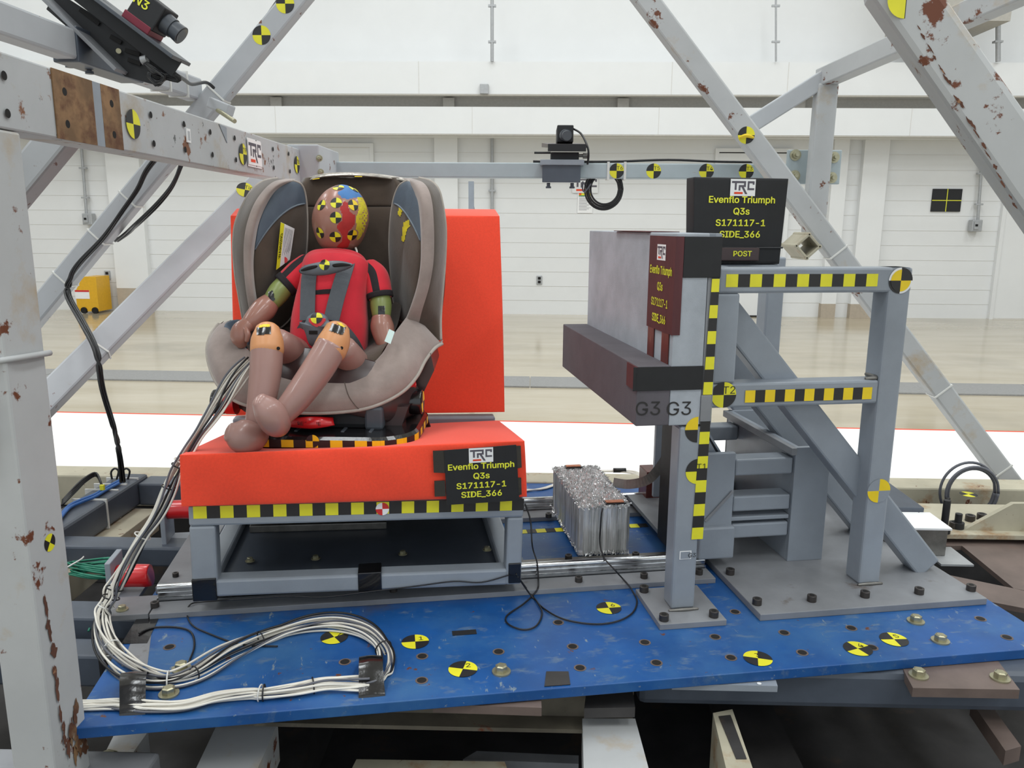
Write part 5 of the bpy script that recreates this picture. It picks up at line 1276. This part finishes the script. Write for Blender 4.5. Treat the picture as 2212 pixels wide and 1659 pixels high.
BLU = zx([(1095,325),(1200,325),(1350,350),(1470,420),(1560,520),(1590,570),(1480,560),(1400,575),(1290,600),(1190,580),(1150,540),(1100,500),(1110,460),(1200,420),(1160,370)])
YEL = zx([(1465,570),(1520,540),(1600,600),(1640,700),(1655,850),(1640,1000),(1600,1150),(1540,1280),(1470,1355),(1450,1330),(1480,1200),(1440,1150),(1445,1000),(1450,900),(1490,800),(1480,650)])
for j in range(len(prof)-1):
    for k in range(n_):
        f = (j*n_+k, j*n_+(k+1)%n_, (j+1)*n_+(k+1)%n_, (j+1)*n_+k); fs.append(f[::-1])
        c = (vs[f[0]]+vs[f[2]])/2; mi = 0
        if c.y < hc.y:
            x, y = proj(c)
            mi = 1 if inpoly(x, y, RED) else (2 if inpoly(x, y, BLU) else (3 if inpoly(x, y, YEL) and math.sin(y*.9)*math.sin(x*1.7+y*.3) < .82 else 0))
            if x > 781 and y > 455 and math.sin(y*.55)*math.sin(x*.9) > .3: mi = 0
        ms.append(mi)
fs.append(tuple(range(n_))); ms.append(0); fs.append(tuple((len(prof)-1)*n_+k for k in range(n_))[::-1]); ms.append(0)
hd = m_.add(vs, fs, ms, True).build('head', ['skin', 'pred', 'pblue', 'pyel'], tdm)
bh = bvh_of(hd)
for x, y in ((694,443),(726,438),(725,470),(691,503),(724,512),(763,443),(761,508)):
    conform_target(bh, x, y, .0128, hd, a0=0 if (x, y) not in ((691,503),) else .0, mats=TG if x < 740 else ['tyelo', 'tblack'])
conform_target(bh, 731, 405, .0128, hd, up=V((0,1,.3))); conform_target(bh, 706, 407, .011, hd, up=V((0,1,.3))); conform_target(bh, 764, 408, .0125, hd, up=V((0,1,.3)))
MB().limb([T(738,566,1.89), T(738,548,1.885), T(737,535,1.88)], [(.034,.034),(.031,.031),(.03,.03)], capr=False).build('neck', 'plast', tdm)
MB().tube([T(768,535,1.85), T(771,545,1.845), T(769,553,1.835), T(762,560,1.83), T(752,563,1.83)], .0025).build('neck_wire', 'wcable', tdm)
# torso in suit
TP = [(712,775,1.775,.080,.07),(712,745,1.77,.086,.072),(713,700,1.775,.086,.072),(716,660,1.785,.081,.07),(722,620,1.80,.077,.066),(727,590,1.815,.079,.06),(729,578,1.825,.079,.054),(732,568,1.835,.074,.046),(734,562,1.84,.064,.038),(735,558,1.845,.045,.026)]
def suitm(s_, t_):
    return 1 if (s_ > .955) else 0
torso = MB().limb([T(a, b_, c) for a, b_, c, d, e in TP], [(d, e) for a, b_, c, d, e in TP], side=(1,0,0), n=44, sub=7, ex=.85, mfn=suitm, capr=False).build('torso_suit', ['suit', 'bcloth'], tdm)
# sleeves and arms (image left, image right)
for side_, SL, CU, OL, FA, HA, RD in (
  ('L', [(664,572,1.835),(645,590,1.82),(622,612,1.80)], [(624,609,1.80),(613,618,1.795)], [(617,614,1.795),(602,632,1.78),(588,651,1.765)], [(582,655,1.765),(570,668,1.75),(548,690,1.725),(530,706,1.71)], [(534,700,1.708),(520,714,1.70),(518,732,1.695),(522,745,1.70)], 0),
  ('R', [(798,582,1.83),(812,600,1.82),(820,636,1.80)], [(820,633,1.80),(822,644,1.797)], [(822,642,1.797),(823,660,1.788),(824,682,1.775)], [(824,690,1.772),(826,708,1.765),(832,735,1.75),(838,756,1.74)], [(836,745,1.742),(842,765,1.74),(846,780,1.74)], 1)):
    def slm(s_, t_): return 1 if .205 < t_ < .295 else 0
    MB().limb([T(*p) for p in SL], [(.026,.028),(.030,.031),(.029,.03)], n=32, mfn=slm).build('sleeve', ['suit', 'bcloth'], tdm)
    MB().limb([T(*p) for p in CU], [.0305,.030], n=28, capr=False, sub=3).build('cuff', 'bcloth', tdm)
    e = MB().limb([T(*p) for p in OL], [.023,.0245,.021], n=28).build('elbow', 'olive', tdm)
    decal(bvh_of(e), [(580,630),(590,628),(594,648),(582,652)] if RD == 0 else [(817,661),(831,661),(832,681),(818,681)], 0, e, 'black', 'black_patch', lift=.001, step=2)
    a_ = MB().limb([T(*p) for p in FA], [.023,.0265,.022,.015], n=28).build('forearm', 'skin', tdm)
    MB().limb([T(*p) for p in HA], [(.016,.013),(.021,.015),(.020,.014),(.012,.01)], n=24).build('hand', 'skin', tdm)
    p0 = T(*HA[1]); MB().limb([p0+V((.012,-.006,.004)), p0+V((.02,-.014,-.006)), p0+V((.018,-.016,-.02))], [.007,.0065,.005], n=14).build('thumb', 'skin', tdm)
# thighs, knees, shins, feet
for TH, KN, SH, FT, sx in (
  ([(680,792,1.82),(642,768,1.71),(598,740,1.635)], [(578,716,1.605),(577,736,1.592),(577,758,1.58)], [(577,746,1.585),(574,800,1.563),(566,860,1.54),(556,905,1.53),(551,930,1.53)], [(556,938,1.535),(540,945,1.505),(515,940,1.485),(497,934,1.475)], 0),
  ([(766,812,1.82),(764,790,1.71),(740,755,1.64)], [(728,714,1.605),(722,736,1.592),(712,757,1.58)], [(716,748,1.583),(690,792,1.560),(645,855,1.53),(612,893,1.515),(598,908,1.51)], [(603,915,1.515),(592,905,1.485),(576,885,1.47),(560,866,1.462)], 1)):
    MB().limb([T(*p) for p in TH], [(.04,.04),(.037,.037),(.031,.031)], n=28).build('thigh', 'skin2', tdm)
    k = MB().limb([T(*p) for p in KN], [(.026,.026),(.0325,.0325),(.0335,.0335)], n=32, sub=5).build('knee', 'knee', tdm)
    MB().limb([T(*p) for p in SH], [(.0322,.0322),(.032,.032),(.0285,.0285),(.0235,.0235),(.021,.021)], n=32, capr=False).build('shin', 'skin2', tdm)
    MB().limb([T(*p) for p in FT], [(.024,.028),(.027,.034),(.023,.032),(.013,.02)], side=(1,0,0), n=28).build('foot', 'skin2', tdm)
    bk2 = bvh_of(k)
    decal(bk2, [(555,709),(584,706),(585,722),(556,724)] if sx == 0 else [(718,699),(746,708),(740,724),(711,715)], 0, k, 'black', 'black_patch', lift=.0012, step=2)
    decal(bk2, [(562,702),(582,701),(583,707),(560,708)] if sx == 0 else [(727,697),(737,699),(746,708),(738,706)], 0, k, 'tyelo', 'yellow_mark', lift=.0012, step=1.5)
    b_ = T(KN[2][0]+27, KN[2][1]-8, KN[2][2]-.0); MB().cyl(b_+V((.0,-.012,0)), b_+V((.003,-.017,0)), .0035, n=12).build('knee_screw', 'hole', k)

# harness (part of the seat)
hn = MB().ribbon([T(678,556,1.81), T(672,578,1.762), T(667,605,1.733), T(665,650,1.712), T(664,692,1.695)], .033, (0,-1,.1), .002).build('harness_strap', 'belt', tcs)
MB().ribbon([T(756,556,1.81), T(748,578,1.762), T(739,605,1.733), T(726,650,1.712), T(716,692,1.695)], .034, (0,-1,.1), .002).build('harness_strap', 'belt', tcs)
MB().ribbon([T(716,690,1.70), T(745,708,1.70), T(768,735,1.705), T(783,765,1.73), T(790,790,1.76)], .013, (0,-1,.3), .002).build('lap_strap', 'belt', tcs)
MB().ribbon([T(668,690,1.70), T(652,706,1.71), T(640,730,1.73), T(632,745,1.76)], .015, (0,-1,.3), .002).build('lap_strap', 'belt', tcs)
MB().ribbon([T(680,632,1.724), T(700,630,1.722), T(718,629,1.724)], .010, (0,-1,0), .0015).build('cross_stitch_band', 'bcloth', tcs)
CL = [(646,583),(660,573),(690,566),(720,563),(745,565),(763,572),(750,582),(725,590),(700,595),(670,595),(650,591)]
cl = MB().pillow([T(x, y, 1.728) for x, y in CL], (0,-1,0), .009, sub=4).build('chest_clip', 'plast2', tcs)
MB().pillow([T(x, y, 1.7195) for x, y in ((651,582),(668,575),(684,573),(684,578),(668,583),(652,586))], (0,-1,0), .002).build('clip_slot', 'hole', cl)
MB().pillow([T(x, y, 1.7195) for x, y in ((719,571),(738,568),(757,571),(756,574),(738,576),(721,577))], (0,-1,0), .002).build('clip_slot', 'hole', cl)
bc = bvh_of(cl); conform_target(bc, 701, 572, .0115, cl, a0=-.1, nr=3)
bkpx = [(664,684),(677,676),(694,676),(706,684),(712,694),(728,703),(712,708),(702,720),(697,744),(684,750),(668,744),(658,716),(646,696),(658,697)]
bk_ = MB().pillow([T(x, y, 1.672) for x, y in bkpx], (0,-1,.1), .016, sub=4).build('harness_buckle', 'plast2', tcs)
bb = bvh_of(bk_)
decal(bb, [(668,694),(676,703),(684,706),(694,704),(702,694),(702,688),(668,688)], 0, bk_, 'red', 'release_button', lift=.0015, step=1.5)
conform_target(bb, 684, 687, .0125, bk_, a0=.05, lift=.003)
decal(bb, [(668,714),(687,714),(687,722),(668,722)], 0, bk_, 'hole', 'buckle_slot', lift=.0012, step=2)

# ================================================================== CABLES
def bundle(name, label, path, n, R, r, mats, seed=3, twist=2.5, cat='cable bundle', grp=None):
    rs = random.Random(seed); P = [V(p) for p in path]; t = thing(name, label, cat, P[-1])
    fine = cr_spline(P, 5); N = len(fine); Rl = R if callable(R) else (lambda s_: R)
    for k in range(n):
        ph = 2*math.pi*k/n; rr = rs.uniform(.35, 1); tw = twist*rs.uniform(.6, 1.4); q = []
        wx, wy = rs.uniform(0, 6), rs.uniform(0, 6)
        for i, p in enumerate(fine):
            s_ = i/(N-1); tt = (fine[min(i+1, N-1)]-fine[max(i-1, 0)]).normalized(); sd = tt.cross(V((0,0,1)))
            sd = V((1,0,0)) if sd.length < .1 else sd.normalized(); nn_ = sd.cross(tt).normalized(); a = ph+tw*s_*3
            RR = Rl(s_)*rr
            q.append(p+sd*(RR*math.cos(a)+.3*Rl(s_)*math.sin(s_*9+wx))+nn_*(RR*.6*math.sin(a)+.2*Rl(s_)*math.sin(s_*7+wy)))
        for x in q:
            pass
        MB().tube(q, r, n=7, sub=2).build('cable', mats[k % len(mats)], t)
    return t, fine
zc = ZP+.009
pth = [T(540,780,1.60), T(510,812,1.575), T(478,860,1.55), T(440,920,1.52), T(400,985,1.50), T(372,1040,1.49), T(340,1110,1.475), T(300,1170,1.46), T(262,1240,1.45), T(240,1290,1.44), T(222,1340,1.42), aZ(240,1400,ZP+.012), aZ(290,1450,zc), aZ(350,1470,zc), aZ(420,1455,zc), aZ(500,1410,zc), aZ(580,1375,zc), aZ(660,1350,zc+.004), aZ(730,1345,zc+.006), aZ(790,1362,zc+.006), aZ(828,1400,zc+.004), aZ(832,1440,zc), aZ(815,1470,zc), aZ(790,1478,zc)]
Rf = lambda s_: (.017+.009*abs(math.sin(s_*math.pi*7)))*(.6 if s_ > .93 else 1)
tb_, fine = bundle('cable_bundle', 'long white and grey cable bundle looping from child seat down onto blue plate', pth, 15, Rf, .0021, ['wcable','wcable','gcable','wcable','bcable','wcable','wcable','gcable'], 4)
def ring_tie(f, fine, r, m, parent):
    i = int(f*(len(fine)-2)); p = fine[i]; d = (fine[i+1]-fine[i]).normalized()
    sd = d.orthogonal().normalized(); nr = d.cross(sd)
    MB().tube([p+sd*(r*math.cos(a))+nr*(r*.8*math.sin(a)) for a in [2*math.pi*k/10 for k in range(10)]], .0014, n=6, closed=True, sub=2).build('cable_tie', m, parent)
for f, m in ((.19,'wcable'),(.2,'bcable'),(.23,'bcable'),(.3,'tie'),(.385,'bcable'),(.40,'bcable'),(.42,'tie'),(.49,'tie'),(.58,'tie'),(.62,'bcable'),(.70,'bcable'),(.88,'bcable')): ring_tie(f, fine, .0165, m, tb_)
pth2 = [aZ(800,1480,zc), aZ(760,1478,zc), aZ(700,1478,zc), aZ(640,1488,zc), aZ(570,1497,zc), aZ(540,1497,zc), aZ(470,1505,zc), aZ(400,1522,zc), aZ(330,1524,zc), aZ(290,1522,zc), aZ(240,1520,zc), aZ(185,1522,zc), aZ(120,1524,zc)]
tb3, fine3 = bundle('cable_bundle', 'white cable bundle lying straight along the front left edge of blue plate', pth2, 14, lambda s_: .012+.010*(1-min(1, s_*3)), .0021, ['wcable','wcable','wcable','gcable','wcable','wcable'], 9, 1.2)
for f, m in ((.22,'bcable'),(.37,'tie'),(.35,'bcable')): ring_tie(f, fine3, .014, m, tb3)
def tapeover(px, parent, z=ZP):
    """strip of glossy tape over a bundle and down the plate edge"""
    A_ = [aZ(x, y, z) for x, y in px]       # far-left, far-right, near-left, near-right
    h = [0, .020, .033, .036, .030, .012, 0]; n_ = len(h); L_ = []; R2 = []
    for i in range(n_): f = i/(n_-1); L_.append(A_[0].lerp(A_[2], f)+V((0,0,h[i]+.001))); R2.append(A_[1].lerp(A_[3], f)+V((0,0,h[i]+.001)))
    L_ += [A_[2]+V((0,-.002,-.022)), A_[2]+V((0,.004,-.034))]; R2 += [A_[3]+V((0,-.002,-.022)), A_[3]+V((0,.004,-.034))]
    m_ = MB(); m_.grid([[a, a.lerp(c, .5)+V((0,0,.002)), c] for a, c in zip(L_, R2)], 4, 4); return m_.build('tape_wrap', 'black', parent)
tapeover([(268,1468),(326,1465),(258,1546),(314,1543)], tb3)
tapeover([(778,1432),(822,1430),(775,1508),(832,1503)], tb3)
# black cables strapped to the left diagonals
pth = [aY(622,-30,2.39), aY(570,45,2.39), aY(532,94,2.39), aY(500,134,2.39), aY(486,160,2.39), aY(462,192,2.33)]
t = thing('black_cable', 'black cable running along the upper part of the left diagonal tube', 'cable', pth[-1]); MB().tube(pth, .0055).build('cable', 'bcable', t)
pth = [aY(345,335,2.29), aY(318,370,2.29), aY(298,410,2.29), aY(262,460,2.29), aY(222,515,2.29), aY(170,570,2.29), aY(150,605,2.28), aY(148,640,2.26), aY(180,700,2.06), aY(208,760,1.98), aY(222,840,1.98), aY(245,920,2.03), aY(258,980,2.03), aY(264,1040,2.08)]
t, f_ = bundle('black_cable', 'pair of black cables strapped down the left diagonal and hanging to the deck', pth, 3, .006, .0042, ['bcable'], 2, 1, cat='cable')
pth = [aY(392,355,2.29), aY(372,400,2.28), aY(340,440,2.28), aY(300,480,2.30), aY(278,500,2.36), aY(250,520,2.40)]
t, f_ = bundle('black_cable', 'short black cable curving off the right side of the left diagonal', pth, 3, .006, .004, ['bcable'], 5, 1, cat='cable')
dA = (A1-A0).normalized(); 
for px, py in ((288,442), (222,526), (150,620), (470,205)):
    q, _, _ = on_bar(A0, A1, px, py, .05); q = A0+dA*(q-A0).dot(dA); MB().bar(q-dA*.0025, q+dA*.0025, .0545, .0665, (0,0,1), bev=.001).build('cable_tie', 'tie', ta)
dB = (B1-B0).normalized(); q, _, _ = on_bar(B0, B1, 205, 740, .05, upB); q = B0+dB*(q-B0).dot(dB); MB().bar(q-dB*.0025, q+dB*.0025, .0545, .0745, upB, bev=.001).build('cable_tie', 'tie', tb2)
# green coil under the deck tube
cc = aZ(195, 1240, .43)
t = thing('cable_coil', 'coil of green cable tucked under the deck tube at left', 'cable', cc)
for k in range(11): 
    a_, b2_ = .055+rs.uniform(-.008,.008), .02+rs.uniform(-.005,.006); MB().tube([cc+V((a_*math.cos(a)+.012*(k%3), b2_*math.sin(a)+.002*k, .0022*k+.004*math.sin(a*2))) for a in [2*math.pi*i/12 for i in range(12)]], .0022, n=6, closed=True, sub=3).build('loop', 'grcable', t)
MB().tube([cc+V((-.05,-.02,.02)), cc+V((-.035,-.03,.03)), cc+V((-.02,.0,.036)), cc+V((-.03,.03,.03))], .002).build('cable_tie', 'tie', t)
t = thing('green_cable', 'green cables tied together below the near bumper at left', 'cable', aZ(190, 1315, .40))
for k in range(4): MB().tube([aZ(150+3*k,1300+4*k,.41), aZ(175,1315+3*k,.41), aZ(190,1318+2*k,.412), aZ(215,1312-3*k,.41), aZ(200-k*3,1345+6*k,.40)], .0022).build('cable', 'grcable', t)
# blue and black cables on the tie-wrapped tube
z_ = .492
t = thing('blue_cable', 'bright blue cable lying along the tie-wrapped deck tube', 'cable', aZ(170, 1085, z_)); 
for k in (0, 5): MB().tube([aZ(128,1118+k,z_), aZ(150,1092+k,z_), aZ(180,1078+k,z_), aZ(205,1068+k,z_), aZ(232,1052+k,z_), aZ(262,1036+k,z_)], .0045).build('cable', 'blcable', t)
t = thing('black_cable', 'looped black cables with yellow tag behind the tie-wrapped deck tube', 'cable', aZ(200, 1050, z_)) 
for k in range(4): MB().tube([aZ(135,1090-k*3,z_), aY(165,1060-k*4,2.1), aY(185,1040-k*3,2.15), aY(208,1028-k*2,2.18), aY(222,1050,2.15), aY(240,1056,2.2)], .003).build('cable', 'bcable', t)
for x in (248, 272): MB().tube([aY(x-6,1035,2.25), aY(x-8,1020,2.25), aY(x,1012,2.25), aY(x+8,1018,2.25), aY(x+4,1035,2.25)], .003).build('loop', 'bcable', t)
q = aY(221, 1053, 2.13); MB().box(q.x-.006, q.x+.006, q.y-.004, q.y+.004, q.z-.008, q.z+.008, bev=.001).build('yellow_tag', 'tyel', t)
# thin black wires in front of the bench
w1 = [aV(1134,1088,1.6), aV(1146,1125,1.58), aV(1150,1180,1.56), aZ(1160,1215,.506), aZ(1163,1250,.474), aZ(1162,1270,.472), aZ(1152,1285,ZP+.004), aZ(1130,1305,ZP+.004), aZ(1095,1330,ZP+.003), aZ(1098,1348,ZP+.003), aZ(1130,1360,ZP+.003), aZ(1158,1352,ZP+.003), aZ(1171,1325,ZP+.004), aZ(1160,1300,ZP+.004), aZ(1140,1275,ZP+.006), aV(1115,1240,1.545)]
t = MB().tube(w1, .0018, n=6).build('thin_wire', 'bcable'); tag(t, 'thin black wire looping on the blue plate at the bench corner', 'wire')
w2 = [aZ(1302,1098,zh1+.006), aV(1299,1112,1.693), aV(1297,1140,1.692), aV(1296,1175,1.69), aZ(1305,1205,.503), aZ(1325,1228,.503), aZ(1345,1250,.474), aZ(1356,1262,.472), aZ(1367,1278,ZP+.004), aZ(1376,1300,ZP+.003), aZ(1365,1325,ZP+.003), aZ(1330,1343,ZP+.003), aZ(1280,1348,ZP+.003), aZ(1220,1338,ZP+.003), aZ(1180,1318,ZP+.003), aZ(1150,1290,ZP+.003), aV(1118,1245,1.548)]
t = MB().tube(w2, .0018, n=6).build('thin_wire', 'bcable'); tag(t, 'thin black wire trailing from the foil block across blue plate', 'wire')
w3 = [aV(1100,1242,1.545), aV(1040,1258,1.546), aV(980,1256,1.546), aV(900,1266,1.546), aV(800,1278,1.546), aV(700,1290,1.546), aV(620,1288,1.546), aV(500,1296,1.546), aZ(440,1300,.474), aZ(412,1305,.473), aZ(404,1325,ZP+.004), aZ(415,1350,ZP+.003), aZ(450,1368,ZP+.003), aZ(520,1392,ZP+.003), aZ(600,1396,ZP+.003)]
t = MB().tube(w3, .0016, n=6).build('thin_wire', 'bcable'); tag(t, 'thin black wire strung along the bottom rail of the bench', 'wire')
w4 = [aZ(300,1368,ZP+.004), aZ(330,1356,ZP+.003), aZ(380,1355,ZP+.003), aZ(412,1365,ZP+.003), aZ(420,1395,ZP+.003), aZ(408,1430,ZP+.003)]
t = MB().tube(w4, .002, n=6).build('thin_wire', 'bcable'); tag(t, 'short black wire curving across left end of blue plate', 'wire')
# white cables on the back of the blue plate
t = thing('cable_bundle', 'thin white cables with black sleeve on blue plate behind the foil block', 'cable bundle', aZ(1330, 1022, ZP))
for k in range(4): MB().tube([aZ(1120,1062-k*2,ZP+.004), aZ(1180,1052+k,ZP+.004), aZ(1260,1020+k,ZP+.004), aZ(1330,1016+k,ZP+.004), aZ(1370,1018+k*2,ZP+.004), aZ(1384,1026+k*2,ZP+.004), aZ(1380,1036,ZP+.004)], .0022).build('cable', 'wcable', t)
MB().tube([aZ(1325,1016,ZP+.008), aZ(1352,1016,ZP+.008)], .008, sub=2).build('sleeve', 'bcable', t)
t = thing('cable_bundle', 'bunch of white cables at the bottom left corner below the near post', 'cable bundle', aZ(20, 1640, .3))
for k in range(6): MB().tube([aZ(-40,1650+k*5,.34), aZ(0,1638+k*6,.345), aZ(30,1625+k*7,.345), aZ(60,1615+k*8,.34)], .0028).build('cable', 'wcable', t)
